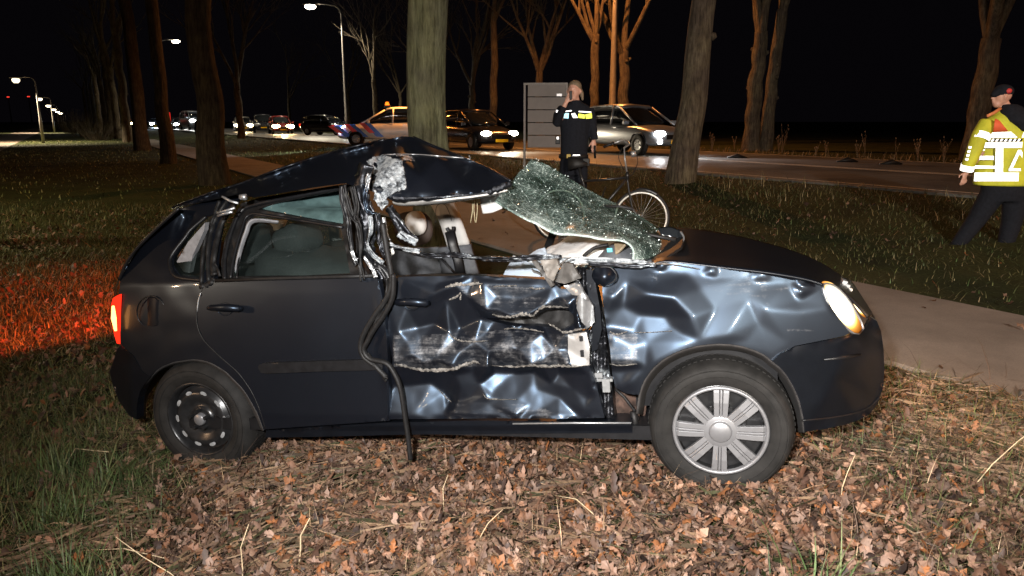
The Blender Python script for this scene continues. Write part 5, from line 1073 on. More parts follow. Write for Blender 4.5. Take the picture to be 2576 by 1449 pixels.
# ------------------------------------------------------------------ background vehicles
def veh(name, loc, head, paint, label, L_=4.3, Wd=1.78, H=1.5, kind='car', lights=True, lcol=(1, .95, .85), les=18, group='cars queued on the road', cat='car', plate=True, tail=False, bonnet=.27, lp=0, suv=0, gl_=1.0):
    if loc[1] > 55: gl_ = 1.7  # distant headlights enlarged, their glare put into the lens size
    root = empty(name, loc, math.atan2(head[1], head[0])); tag(root, label, cat, group); h2 = L_ / 2; w = Wd / 2; zb = .22 + suv * .06; bel = H * .62
    st = [(-h2, .80, zb + .22, bel - .10), (-h2 + .10, .93, zb + .06, bel), (-h2 + .55, 1, zb, bel + .03), (0, 1, zb, bel), (h2 - L_ * bonnet, 1, zb, bel - .03), (h2 - .6, .97, zb, bel - .12), (h2 - .18, .88, zb + .03, bel - .22), (h2, .70, zb + .12, bel - .34)]
    rings = []
    for x, f, z0, z1 in st:
        hh = z1 - z0; rings.append([(x, s * w * f * q, z0 + hh * t) for s, q, t in ((-1, .86, 0), (-1, .98, .15), (-1, 1, .5), (-1, .97, .82), (-1, .88, 1), (-.001, .5, 1.07), (1, .88, 1), (1, .97, .82), (1, 1, .5), (1, .98, .15), (1, .86, 0))])
    mb = MB(); mb.loft(rings); bo = mb.build('body', paint, root, True, sub=1)
    # greenhouse
    xr = (-h2 + .12, -h2 + .62, -.1, h2 - L_ * bonnet - .85, h2 - L_ * bonnet + .18); gr = []
    for x, z, f in ((xr[0], bel - .02, .86), (xr[0] + .28, H * .93, .74), (xr[1] + .3, H, .70), (xr[2], H, .72), (xr[3], H * .965, .72), (xr[4], bel - .04, .86)):
        gr.append([(x, -w * .9 if z > bel + .1 else -w * f, bel - .03), (x, -w * f, z), (x, 0, z + .03), (x, w * f, z), (x, w * .9 if z > bel + .1 else w * f, bel - .03)])
    mb = MB(); mb.loft(gr); mb.build('window_glass', M_DGLASS, root, True, sub=2 if suv else 1)
    mb = MB(); ro = []
    for x, z, f in ((xr[0] + .22, H * .93, .76), (xr[1] + .3, H + .012, .72), (xr[2], H + .014, .74), (xr[3] - .03, H * .965 + .012, .74)): ro.append([(x, -w * f, z - .05), (x, -w * f * .97, z), (x, 0, z + .045), (x, w * f * .97, z), (x, w * f, z - .05)])
    ro = [[Vector(q) for q in r] for r in zip(*[catmull(list(c), 4) for c in zip(*ro)])]
    mb.loft(ro)
    for s in (-1, 1):
        mb.tube([(xr[3], s * w * .735, H * .955), (xr[4], s * w * .87, bel - .03)], .035, 6); mb.tube([(xr[0] + .25, s * w * .75, H * .92), (xr[0], s * w * .87, bel - .02)], .06, 6); mb.tube([(-.15, s * w * .74, H), (-.1, s * w * .91, bel - .02)], .035, 6)
    mb.build('roof', paint, root, True)
    for s in (-1, 1):
        for x in (h2 - .82, -h2 + .78):
            wr = .31 + .03 * suv; mb = MB(); M_ = Matrix.Translation((x, s * (w - .0), wr)) @ (Matrix.Identity(4) if s < 0 else Matrix.Rotation(math.pi, 4, 'Z')); mb.lathe([(.0, -.03), (.18, -.01), (.19, .0), (.21, .012), (wr - .03, .012), (wr, -.02), (wr, -.18)], 20, M_); wo_ = mb.build('wheel', M_TYRE, root, True)
            mb = MB(); mb.lathe([(0, .008), (.06, .01), (.17, .002), (.18, .006)], 16, M_); 
            for k in range(5): a = k * 1.2566; mb.box(M_ @ Vector((.10 * math.cos(a), -.012, .10 * math.sin(a))), (.05, .012, .05))
            mb.build('rim', M_SILV, wo_, True)
            mb = MB(); mb.lathe([(wr + .01, -.05), (wr + .055, .004), (wr + .05, -.06)], 20, M_, 0, math.pi); mb.build('wheel_arch', M_PLAST, root, True)
        mb = MB(); mb.box((h2 - L_ * bonnet - .12, s * (w + .09), bel + .05), (.12, .2, .13)); mb.build('wing_mirror', paint, root, bevel=.02)
        hy = w * .66; hz = bel - .30; hl = MB(); hl.loft([[(h2 - .16 + dx, s * hy + a * ky * math.cos(q), hz + kz * math.sin(q)) for q in np.linspace(0, 2 * math.pi, 12, endpoint=False)] for dx, a in ((0, 1), (.10, 1), (.15, .6)) for ky, kz in ((.20 * gl_, .095 * a * gl_),)])
        hl.build('headlight', emit('head_glow_%s' % name + label[:6] + str(les), lcol, les) if lights else M_GREYM, root, True)
        mb = MB(); mb.box((-h2 + .04, s * w * .76, bel - .16), (.08, .24, .2)); mb.build('rear_light', emit('tail_glow', (1, .05, .02), 1.2) if tail else simple('red_plastic', (.3, .02, .02), .3), root, bevel=.02)
        mb = MB(); mb.box((.25, s * (w + .01), bel - .12), (.18, .03, .03)); mb.build('door_handle', paint, root)
    mb = MB(); mb.box((h2 - .02, 0, bel - .40), (.1, Wd * .5, .14)); mb.build('grille', M_PLAST, root, bevel=.02)
    if plate: mb = MB(); mb.box((h2 + .055, 0, bel - .56), (.02, .52, .11)); mb.build('number_plate', retro_mat('yellow_plate', (.85, .5, .03)) if 'yp' not in MATS else MATS['yp'], root)
    if lp: lamp('headlight_beam', 'SPOT', Vector(loc) + Vector((head[0], head[1], 0)).normalized() * (h2 + .2) + Vector((0, 0, .7)), lp, lcol, .1, Vector(loc) + Vector((head[0], head[1], 0)).normalized() * (h2 + 12) + Vector((0, 0, -.3)), 75, .7)
    return root
MATS['yp'] = retro_mat('yellow_plate_reflective', (.9, .5, .02))
P_GREY = simple('grey_car_paint', (.28, .29, .31), .3, .5, .05, 4, 0); P_BLK = simple('black_car_paint', (.02, .02, .024), .2, .2, .1, 4, 0); P_WHT = simple('white_car_paint', (.82, .82, .84), .35, 0, .03, 4, 0); P_RED = simple('dark_red_car_paint', (.12, .02, .02), .25, .2, .1, 4, 0)
def at(u, n, Y=None):
    p = onrow(u, n) if Y is None else Vector(((u - PU0) / FPX * Y * .978, Y, 0)); p.z = ROADZ + .03; return p
fwd = -RD
grey = veh('moving_car', at(1590, 0, 25.8), (.50, -.87), P_GREY, 'silver grey car passing behind the officer and the leaning trunk', 4.5, 1.85, 1.60, lcol=(.92, .97, 1), les=40, group='cars on the road', suv=1, lp=500)
mb = MB()
for s in (-1, 1): mb.lathe([(0, 0), (.10, -.01), (.11, -.03)], 16, Matrix.Translation((2.10, s * .62, .50)) @ Matrix.Rotation(math.pi / 2, 4, 'Z'))
mb = MB(); mb.tube([(2.12, -.62, .46), (2.2, -.62, .46)], .085, 12); mb.build('fog_light', emit('fog_glow', (.92, .97, 1), 25), grey, True)
mb = MB(); mb.tube([(2.12, .62, .46), (2.2, .62, .46)], .085, 12); mb.build('fog_light', emit('fog_glow', (.92, .97, 1), 25), grey, True)
pol = veh('police_car', at(982, 0, 33.5), (-.985, -.17), P_WHT, 'white police car with red and blue stripes and an amber beacon', 4.6, 1.85, 1.62, lcol=(.95, 1, .96), les=30, group='cars on the road', plate=False, suv=1, lp=900, cat='police car')
def stripe(par, w, x0, x1, z0, z1, dx, mat, side):
    mb = MB(); s = side; pts = [(x0, s * (w + .012), z0), (x0 + (x1 - x0), s * (w + .012), z0), (x1 + dx, s * (w + .006), z1), (x0 + dx, s * (w + .006), z1)]; mb.prism(pts, (0, -s * .02, 0)); mb.build('stripe', mat, par)
M_BLU = retro_mat('blue_stripe', (.05, .25, .75)); M_REDS = retro_mat('red_stripe', (.85, .06, .04)); M_BLUD = simple('blue_stripe_paint', (.01, .13, .85), .4); M_REDD = simple('red_stripe_paint', (.85, .02, .02), .4)
for k in range(3):
    for s in (1, -1):
        stripe(pol, .925, .30 + k * .66, .62 + k * .66, .42, 1.0 - k * .06, .55, M_BLUD, s)
        stripe(pol, .925, .68 + k * .66, .92 + k * .66, .58, 1.0 - k * .06, .40, M_REDD, s)
mb = MB(); mb.box((.1, 0, 1.71), (.30, 1.1, .10)); mb.build('light_bar', M_PLAST, pol, bevel=.02)
mb = MB(); mb.tube([(.1, .25, 1.76), (.1, .25, 1.90)], [.10, .06], 12); mb.build('beacon', emit('amber', (1, .15, .01), 3.5), pol, True)
lamp('beacon_light', 'POINT', at(1017, 0, 33.2) + Vector((0, 0, 2.3)), 300, (1, .33, .05), .15)
txt = bpy.data.curves.new('lettering', 'FONT'); txt.body = 'POLITIE'; txt.size = .22; txt.align_x = 'CENTER'; txt.extrude = .004; txt.materials.append(M_RETRO)
to0 = bpy.data.objects.new('tmp', txt); COL.objects.link(to0); bpy.context.view_layer.update(); tm = bpy.data.meshes.new_from_object(to0.evaluated_get(bpy.context.evaluated_depsgraph_get())); bpy.data.objects.remove(to0); to = bpy.data.objects.new('lettering', tm); COL.objects.link(to); to.parent = pol; to.location = (-.9, .945, .80); to.rotation_euler = (R(90), 0, math.pi)
veh('queued_car', at(1196, 0, 30.0), (.50, -.86), P_BLK, 'dark car with bright headlights just right of the mossy trunk', 4.2, 1.75, 1.5, lcol=(1, .86, .62), les=40, group='cars on the road', lp=900)
veh('queued_car', at(826, 0, 59), (.93, -.36), P_BLK, 'black car turning with one white headlight, under the tall lamp', 4.3, 1.78, 1.5, lcol=(.9, .95, 1), les=60, lp=700, tail=True)
veh('queued_car', at(706, 0, 66), (.40, -.91), P_RED, 'car with a pair of warm headlights left of the black car', 4.2, 1.75, 1.5, lcol=(1, .62, .25), les=70, lp=1500)
veh('queued_car', at(662, 0, 72), (.35, -.93), P_BLK, 'dark unlit car between two pairs of warm headlights', 4.4, 1.8, 1.7, lights=False)
veh('queued_car', at(612, 0, 80), (.40, -.91), P_GREY, 'car with warm headlights beside the lit forked tree', 4.2, 1.75, 1.5, lcol=(1, .72, .38), les=60, lp=600)
van = veh('queued_van', at(486, 0, 96), (.62, -.78), P_GREY, 'van with white headlights right of the red light column', 5.2, 2.0, 2.3, lcol=(.95, 1, .95), les=70, lp=900, cat='van', bonnet=.14)
veh('queued_car', at(452, 0, 105), (.5, -.85), P_BLK, 'low car with white headlights left of the van', 4.2, 1.75, 1.5, lcol=(1, 1, .92), les=60)
veh('queued_car', at(393, 0, 125), (.45, -.88), P_BLK, 'car with dazzling bluish headlights between two dark trunks', 4.2, 1.75, 1.5, lcol=(.75, .87, 1), les=160, lp=3500)
veh('queued_car', at(340, 0, 150), (.5, -.86), P_RED, 'farthest car with orange headlights beside the brown trunks', 4.2, 1.75, 1.5, lcol=(1, .6, .25), les=100)
for i, (u, v, Y) in enumerate([(29, 244, 320), (80, 243, 330)]):
    b = W(u, 303, Y); b.z = 0; tp_ = W(u, v, Y); root = empty('radio_mast', b); tag(root, ['distant mast with a red light at the far left edge', 'distant mast with a red light right of the leftmost one'][i], 'mast'); mb = MB(); mb.tube([(0, 0, 0), (0, 0, tp_.z)], [.3, .12], 6); mb.build('pole', M_BARKD, root); mb = MB(); mb.tube([(-.5, 0, tp_.z), (.5, 0, tp_.z)], .22, 8); mb.build('warning_light', emit('mast_red', (1, .05, .03), 1.2), root)
# red traffic column by the queue
p = at(430, 0, 98); root = empty('signal_post', p); tag(root, 'red lit post beside the distant lamp pole', 'signal'); mb = MB(); mb.tube([(0, 0, 0), (0, 0, 2.2)], .06, 8); mb.build('pole', M_POLE, root); mb = MB()
mb.box((0, -.1, 1.6), (.30, .12, 1.1)); mb.build('red_light', emit('red_col', (.8, .03, .02), .8), root)

# ------------------------------------------------------------------ signboard
p = onr(1372, 10.6); sb = empty('signboard', p, R(-4)); tag(sb, 'grey slatted signboard on two posts behind the officer', 'signboard')
Ys = p.y; wid = 102 / FPX * Ys; top = W(1372, 211, Ys).z - p.z; bot = W(1372, 372, Ys).z - p.z
M_SB = simple('signboard_grey', (.22, .20, .19), .6, .1, .08, 4, .05); hh = (top - bot) / 5
for k in range(5): mb = MB(); mb.box((.03, 0, bot + hh * (k + .5)), (wid - .10, .05, hh - .018)); mb.build('slat', M_SB, sb, bevel=.006)
for s in (-1, 1): mb = MB(); mb.box((s * wid / 2, 0, (top - .3) / 2), (.06, .08, top + .3)); mb.build('post', simple('signpost_metal', (.17, .155, .145), .5, .3), sb, bevel=.008)
mb = MB(); mb.box((0, 0, top), (wid + .06, .09, .05)); mb.build('top_rail', MATS['signpost_metal'], sb)
mb = MB(); mb.box((W(1407, 240, Ys).x - p.x, -.04, W(1407, 239, Ys).z - p.z), (.13, .012, .06)); mb.build('sticker', M_RETRO, sb)

# ------------------------------------------------------------------ bicycle
bz = Vector((1.62, 8.95, 0)); bk = empty('bicycle', (W(1520, 600, 8.9).x, 8.9, gz1(1.6, 8.9))); tag(bk, 'black city bicycle with pale rims parked on the path behind the windscreen', 'bicycle'); BI = Matrix.Translation(-Vector(bk.location))
BL = lambda u, v, dy=0: BI @ W(u, v, 8.9 - (u - 1500) * .0012 + dy)
def bwheel(u, v, rpx):
    c = BL(u, v); r = rpx / FPX * 8.95; w = empty('wheel', parent=bk); w.location = c; w.rotation_euler = (0, 0, R(-10)); mb = MB(); ci = [(r * math.cos(a), 0, r * math.sin(a)) for a in np.linspace(0, 2 * math.pi, 48, endpoint=False)]
    mb.tube(ci, .021, 8, True); mb.build('tyre', M_RUB, w, True); mb = MB(); mb.tube([(q[0] * .93, -.012, q[2] * .93) for q in ci], .012, 6, True); mb.build('rim', simple('pale_rim', (.75, .73, .68), .3, .3), w, True)
    for k in range(28): a = k * 2 * math.pi / 28; mb = MB(); mb.tube([(0, .02 * (-1) ** k, 0), (r * .92 * math.cos(a), 0, r * .92 * math.sin(a))], .0013, 4); mb.build('spoke', M_GREYM, w)
    mb = MB(); mb.tube([(0, -.06, 0), (0, .06, 0)], .022, 10); mb.build('hub', M_STEELB, w, True)
bwheel(1612, 548, 67); bwheel(1408, 540, 67)
mb = MB()
for pts, r in (([(1577, 432), (1579, 452)], .022), ([(1576, 447), (1466, 456)], .016), ([(1577, 450), (1524, 512), (1492, 552)], .018), ([(1456, 420), (1466, 456), (1492, 552)], .016), ([(1466, 458), (1408, 540)], .010), ([(1492, 552), (1408, 542)], .010)): mb.tube([BL(u, v) for u, v in pts], r, 8)
mb.build('frame', M_STEELB, bk, True)
mb = MB()
for s in (-.05, .05): mb.tube([BL(u, v, s) for u, v in catmull([(1578, 448), (1584, 490), (1594, 530), (1612, 548)], 4)], .013, 8)
mb.build('fork', M_STEELB, bk, True)
mb = MB(); mb.tube([BL(u, v, d) for u, v, d in [(1577, 432, 0), (1572, 400, 0), (1570, 372, 0), (1580, 362, -.12), (1566, 352, -.22), (1540, 362, -.27)]], .010, 8); mb.tube([BL(u, v, d) for u, v, d in [(1570, 372, 0), (1585, 362, .12), (1580, 356, .22), (1556, 362, .27)]], .010, 8); mb.build('handlebar', M_GREYM, bk, True)
mb = MB(); mb.tube([BL(1545, 359, -.26), BL(1518, 370, -.28)], .016, 8); mb.build('grip', M_RUB, bk, True)
mb = MB(); mb.tube([BL(u, v) for u, v in catmull([(1578, 385), (1597, 380), (1604, 410), (1590, 440), (1580, 440)], 4)], .004, 5); mb.tube([BL(u, v, -.04) for u, v in catmull([(1565, 372), (1556, 395), (1568, 425)], 4)], .004, 5); mb.build('brake_cable', M_RUB, bk, True)
mb = MB(); mb.tube([BL(1600, 385), BL(1588, 388)], [.03, .04], 12); mb.build('front_lamp', M_GREYM, bk, True)
mb = MB(); mb.tube([BL(1612 + 70 * math.cos(a), 548 - 72 * math.sin(a)) for a in np.linspace(.9, 1.75, 10)], .022, 6, flat=.4); mb.build('mudguard', M_STEELB, bk, True)
sd = MB(); sd.tube([BL(1430, 412), BL(1450, 410), BL(1478, 414)], [.085, .07, .02], 10, flat=.5); sd.build('saddle', M_RUB, bk, True)
mb = MB(); mb.tube([BL(1430, 452), BL(1384, 450)], .02, 6); mb.tube([BL(1405, 540), BL(1392, 452)], .006, 6); mb.build('rear_carrier', M_STEELB, bk, True)
mb = MB(); mb.tube([BL(1524, 470), BL(1492, 552), BL(1480, 600)], .008, 6); mb.tube([BL(1492, 552, -.05), BL(1510, 590, -.08)], .012, 6); mb.build('crank', M_STEELB, bk, True)

# ------------------------------------------------------------------ people
def fuse(o, vox=.012, sm=4):
    m = o.modifiers.new('fuse', 'REMESH'); m.mode = 'VOXEL'; m.voxel_size = vox; m.use_smooth_shade = True
    s = o.modifiers.new('soft', 'SMOOTH'); s.iterations = sm; s.factor = .5; return o
def ball(mb, c, r, n=14, m=9):
    V = []
    for i in range(m + 1):
        a = -math.pi / 2 + math.pi * i / m
        for k in range(n): b = 2 * math.pi * k / n; V.append(Vector(c) + Vector((math.cos(a) * math.cos(b) * r[0], math.cos(a) * math.sin(b) * r[1], math.sin(a) * r[2])))
    mb.add(V, [(i * n + k, i * n + (k + 1) % n, (i + 1) * n + (k + 1) % n, (i + 1) * n + k) for i in range(m) for k in range(n)])
def head(mb, c, face, s=1.):
    """head centred at c looking along face (unit, horizontal)"""
    f = Vector(face).normalized(); sd = Vector((-f.y, f.x, 0)); U = Vector((0, 0, 1)); c = Vector(c)
    ball(mb, c + U * .02, (.078 * s, .078 * s, .100 * s)); ball(mb, c - f * .018 + U * .035, (.082 * s, .082 * s, .085 * s)); ball(mb, c + f * .035 - U * .062, (.045 * s, .045 * s, .045 * s))
    mb.tube([c + f * .072 + U * .03, c + f * .095 - U * .008, c + f * .075 - U * .018], [.010, .015, .012], 8)
    mb.tube([c + f * .078 - U * .04 - sd * .022, c + f * .086 - U * .040, c + f * .078 - U * .04 + sd * .022], [.006, .009, .006], 6)
    mb.tube([c + f * .07 + U * .043 - sd * .04, c + f * .082 + U * .046, c + f * .07 + U * .043 + sd * .04], .008, 6)
    for q in (-1, 1): mb.tube([c + sd * q * .078 + U * .03, c + sd * q * .088 + U * .01, c + sd * q * .078 - U * .02], [.012, .016, .010], 6)
def hand(mb, w, d, side, curl=.3, s=1.):
    """wrist w, direction d; side = vector towards the thumb"""
    w = Vector(w); d = Vector(d).normalized(); t = (Vector(side) - d * Vector(side).dot(d)).normalized(); nrm = d.cross(t)
    mb.tube([w, w + d * .045 * s, w + d * .09 * s], [.026 * s, .038 * s, .034 * s], 10, flat=.5)
    for i, (o, L_) in enumerate(((.026, .075), (.009, .085), (-.009, .078), (-.026, .060))):
        b = w + d * .085 * s + t * o * s; e = d; p1 = b + e * L_ * .45 * s; e2 = (d + nrm * curl * 1.2).normalized(); p2 = p1 + e2 * L_ * .33 * s; e3 = (d + nrm * curl * 2.6).normalized(); mb.tube([b, p1, p2, p2 + e3 * L_ * .25 * s], [.0095 * s, .009 * s, .008 * s, .0065 * s], 7)
    b = w + d * .03 * s + t * .030 * s; mb.tube([b, b + (d + t * .9).normalized() * .035 * s, b + (d * 1.3 + t * .7).normalized() * .062 * s], [.012 * s, .010 * s, .008 * s], 7)

# police officer on the path, hand at the mouth
def person(name, label, P, Y, body_fn): pass
OY = 9.3
def O(u, v, dy=0): return W(u, v, OY + dy)
ob = Vector((O(1440, 600).x, OY, gz1(O(1440, 600).x, OY))); off = empty('person', ob); tag(off, 'police officer in dark uniform talking with one hand raised to the mouth', 'person'); OI = Matrix.Translation(-ob)
o_ = lambda u, v, dy=0: OI @ O(u, v, dy)
mb = MB(); head(mb, o_(1444, 232), (-.35, -.93, 0), 1.0); mb.tube([o_(1446, 246, .01), o_(1450, 268, .02)], [.052, .058], 12)
mb.tube([o_(1452, 268, .02), o_(1450, 330, .02), o_(1442, 395, .02)], [.10, .12, .12], 12)
mb.tube([o_(1410, 300, -.1), o_(1418, 270, -.16), o_(1424, 258, -.17)], [.035, .030, .026], 10); hand(mb, o_(1424, 258, -.17), o_(1434, 238, -.16) - o_(1424, 258, -.17), (1, 0, 0), .5, 1.0)
mb.tube([o_(1488, 320, .0), o_(1494, 352, -.02)], [.04, .03], 10); hand(mb, o_(1494, 352, -.02), Vector((.02, 0, -1)), (-1, 0, 0), .3, 1.0)
for u0, u1, u2 in ((1428, 1421, 1417), (1460, 1460, 1463)): mb.tube([o_(u0, 410, .02), o_(u1, 500, .0), o_(u2, 578, .02)], [.07, .05, .04], 10)
fuse(mb.build('body', M_SKIN, off, True), .010, 2)
def el(c, rx, ry, n=20, tilt=0): return [Vector(c) + Vector((rx * math.cos(a), ry * math.sin(a), tilt * math.cos(a))) for a in np.linspace(0, 2 * math.pi, n, endpoint=False)]
mb = MB(); mb.loft([el(o_(1444, 402, .02), .175, .125), el(o_(1444, 380, .02), .17, .125), el(o_(1446, 340, .02), .175, .13), el(o_(1448, 300, .02), .20, .14), el(o_(1449, 278, .02), .205, .125), el(o_(1450, 266, .02), .15, .10), el(o_(1449, 258, .01), .075, .075), el(o_(1448, 252, .0), .065, .07)])
mb.tube([o_(1416, 272, .02), o_(1404, 290, -.02), o_(1400, 312, -.06)], [.062, .062, .056], 12); mb.tube([o_(1400, 314, -.06), o_(1408, 292, -.13), o_(1419, 268, -.17)], [.056, .048, .042], 12)
mb.tube([o_(1482, 274, .02), o_(1489, 300, .02), o_(1492, 325, .0), o_(1496, 352, -.03)], [.064, .060, .052, .045], 12)
fuse(mb.build('jacket', M_BLACKC, off, True), .013, 3)
mb = MB(); mb.loft([el(o_(1443, 398, .02), .165, .125), el(o_(1443, 420, .02), .175, .13), el(o_(1442, 440, .02), .18, .12)])
for u0, u1, u2 in ((1428, 1421, 1417), (1460, 1460, 1463)): mb.tube([o_(u0, 425, .02), o_(u1, 500, .0), o_(u2, 588, .02)], [.098, .078, .062], 12)
fuse(mb.build('trousers', M_BLACKC, off, True), .015, 3)
for u in (1416, 1463): mb = MB(); mb.tube([o_(u, 590, .06), o_(u, 592, .0), o_(u, 598, -.12)], [.055, .06, .04], 10, flat=.9); mb.build('boot', M_RUB, off, True)
mb = MB(); c_ = o_(1444, 228); ball(mb, c_ + Vector((.012, .02, .045)), (.086, .084, .082)); mb.tube([c_ + Vector((.06, .05, .03)), c_ + Vector((.10, .04, -.04)), c_ + Vector((.11, .02, -.12))], [.04, .03, .012], 8); fuse(mb.build('hair', M_HAIR, off, True), .012, 2)
def wrap(poly, c, ru, ry, mat, par, name='reflective_band', Y=OY, I=OI, extra=.012):
    """flat tape laid on the rounded chest or back: quad given by its corners"""
    (a, b, d, e) = poly; V = []; n = 10; F = []
    for j in range(3):
        for i in range(n + 1):
            s, t = i / n, j / 2; u = (a[0] * (1 - s) + b[0] * s) * (1 - t) + (e[0] * (1 - s) + d[0] * s) * t; v = (a[1] * (1 - s) + b[1] * s) * (1 - t) + (e[1] * (1 - s) + d[1] * s) * t
            q = min(.97, abs(u - c) / ru); V.append(I @ W(u, v, Y - ry * math.sqrt(1 - q * q) - extra))
    for j in range(2):
        for i in range(n): F.append((j * (n + 1) + i, j * (n + 1) + i + 1, (j + 1) * (n + 1) + i + 1, (j + 1) * (n + 1) + i))
    o = mesh_obj(name, V, F, mat, par); m = o.modifiers.new('s', 'SOLIDIFY'); m.thickness = .006; m.offset = 0; return o
OS = dict(c=1448, ru=44, ry=.12)
wrap([(1417, 284), (1431, 285), (1430, 298), (1418, 297)], mat=M_RETROB, par=off, **OS); wrap([(1417, 279), (1438, 277), (1438, 280), (1417, 282)], mat=M_RETRO, par=off, **OS)
wrap([(1437, 286), (1446, 284), (1454, 296), (1442, 297)], mat=M_RETRO, par=off, **OS); wrap([(1455, 286), (1470, 288), (1471, 298), (1455, 296)], mat=M_RETROY, par=off, **OS)
wrap([(1473, 288), (1488, 285), (1489, 297), (1474, 299)], mat=M_RETROY, par=off, **OS); wrap([(1456, 279), (1487, 281), (1487, 284), (1456, 282)], mat=M_RETRO, par=off, **OS)
mb = MB(); mb.loft([el(o_(1443, 398, .02), .185, .145), el(o_(1443, 388, .02), .185, .145)]); mb.build('duty_belt', M_RUB, off, True)
wrap([(1441, 389), (1459, 389), (1459, 392), (1441, 392)], mat=M_RETRO, par=off, c=1448, ru=44, ry=.15)
mb = MB(); mb.box(o_(1430, 393, -.13), (.05, .03, .05)); mb.build('belt_pouch', simple('ochre_pouch', (.35, .25, .05), .6), off, bevel=.005)
mb = MB(); mb.box(o_(1474, 408, -.05), (.09, .06, .10)); mb.build('holster', M_RUB, off, bevel=.01); mb = MB(); mb.box(o_(1403, 352, .0), (.06, .06, .10)); mb.build('radio', M_RUB, off, bevel=.01)
mb = MB(); mb.box(o_(1403, 347, -.06), (.025, .02, .03)); mb.box(o_(1404, 280, -.09), (.05, .03, .03)); mb.build('buckle', M_RETRO, off)
mb = MB(); mb.box(o_(1436, 240, -.20), (.03, .03, .10)); mb.build('handset', M_RUB, off, bevel=.005)
mb = MB(); mb.tube([o_(1496, 366, -.05), o_(1497, 398, -.05)], .014, 8); mb.build('torch', M_RUB, off, True)

# man in reflective jacket, back to the camera
MY = 8.2
mbs = Vector((W(2490, 640, MY).x, MY, gz1(W(2490, 640, MY).x, MY))); man = empty('person', mbs); tag(man, 'man in a yellow reflective jacket and dark cap with his back turned', 'person'); MI = Matrix.Translation(-mbs)
q_ = lambda u, v, dy=0: MI @ W(u, v, MY + dy)
mb = MB(); head(mb, q_(2519, 246), (-.97, .12, 0), 1.0); mb.tube([q_(2524, 262), q_(2540, 290, .02)], [.058, .065], 12); mb.tube([q_(2540, 290), q_(2535, 460)], [.11, .12], 12)
mb.tube([q_(2470, 380, -.06), q_(2428, 438, -.04)], [.04, .03], 10); hand(mb, q_(2430, 430, -.04), Vector((-.15, -.1, -1)), (-1, 0, 0), .7, 1.05); mb.tube([q_(2600, 340), q_(2625, 430)], [.04, .03], 10); hand(mb, q_(2625, 430), Vector((.1, 0, -1)), (1, 0, 0), .4)
mb.tube([q_(2512, 470), q_(2455, 555, .05), q_(2406, 618, .05)], [.09, .06, .05], 10); mb.tube([q_(2550, 470), q_(2545, 560, -.02), q_(2526, 625, -.05)], [.09, .06, .05], 10)
fuse(mb.build('body', M_SKIN, man, True), .011, 2)
M_FLUO = simple('fluorescent_jacket', (.50, .50, .03), .75, 0, .2, 9, .6, .01)
mb = MB(); mb.loft([el(q_(2532, 466), .36, .19, 24, 0), el(q_(2532, 440), .355, .19, 24), el(q_(2535, 400), .34, .185, 24), el(q_(2538, 350), .33, .18, 24), el(q_(2540, 320), .325, .165, 24), el(q_(2541, 302), .27, .14, 24), el(q_(2541, 286), .16, .12, 24), el(q_(2534, 272), .085, .09, 24)])
mb.tube([q_(2484, 308, .0), q_(2466, 340, -.05), q_(2452, 375, -.09)], [.085, .088, .080], 14); mb.tube([q_(2453, 372, -.09), q_(2440, 405, -.08), q_(2429, 432, -.05)], [.080, .070, .062], 14)
mb.tube([q_(2597, 312), q_(2618, 350), q_(2626, 425)], [.085, .08, .06], 14)
fuse(mb.build('jacket', M_FLUO, man, True), .016, 3)
mb = MB(); mb.loft([el(q_(2566, 330, -.04), .12, .16), el(q_(2560, 305, -.05), .17, .17), el(q_(2548, 285, -.03), .155, .14), el(q_(2542, 268, -.01), .11, .11), el(q_(2536, 262, .0), .075, .085)]); fuse(mb.build('hood', M_BLACKC, man, True), .014, 3)
mb = MB(); mb.tube([q_(2483, 292, -.12), q_(2500, 284, -.10), q_(2518, 272, -.08)], [.016, .018, .016], 8, flat=.6); mb.build('collar_edge', simple('orange_collar', (.55, .18, .06), .7), man, True)
M_ORG = simple('orange_panel', (.65, .10, .03), .7, 0, .1, 20, .2)
MS = dict(c=2536, ru=78, Y=MY, I=MI)
wrap([(2503, 298), (2514, 303), (2536, 330), (2498, 332)], mat=M_ORG, par=man, ry=.165, name='orange_panel', **MS)
bands = [[(2496, 333), (2543, 331), (2560, 346), (2490, 347)], [(2472, 358), (2575, 357), (2576, 372), (2470, 372)], [(2458, 392), (2500, 392), (2500, 402), (2456, 402)], [(2462, 376), (2478, 376), (2477, 379), (2461, 379)], [(2450, 416), (2505, 417), (2505, 424), (2448, 424)], [(2505, 362), (2524, 362), (2523, 434), (2503, 434)], [(2452, 434), (2608, 434), (2608, 456), (2450, 456)], [(2575, 333), (2605, 333), (2605, 346), (2570, 346)], [(2575, 357), (2612, 358), (2612, 372), (2575, 372)]]
for b in bands: wrap(b, mat=M_RETRO, par=man, ry=.185, **MS)
for k in range(7): wrap([(2497 + k * 11, 349), (2502 + k * 11, 349), (2498 + k * 11, 356), (2492 + k * 11, 356)], mat=M_RETRO if True else M_BLACKC, par=man, ry=.19, name='checker_tape', **MS)
for k in range(7): wrap([(2502 + k * 11, 349), (2507 + k * 11, 349), (2503 + k * 11, 356), (2498 + k * 11, 356)], mat=M_BLACKC, par=man, ry=.19, name='checker_tape', **MS)
for a, b in (((2565, 378), (2540, 430)), ((2565, 378), (2592, 430)), ((2538, 427), (2594, 427))):
    d = Vector((b[0] - a[0], b[1] - a[1])).normalized(); nrm = Vector((-d.y, d.x)) * 3.6
    wrap([(a[0] - nrm.x, a[1] - nrm.y), (b[0] - nrm.x, b[1] - nrm.y), (b[0] + nrm.x, b[1] + nrm.y), (a[0] + nrm.x, a[1] + nrm.y)], mat=M_RETRO, par=man, ry=.187, name='warning_triangle', **MS)
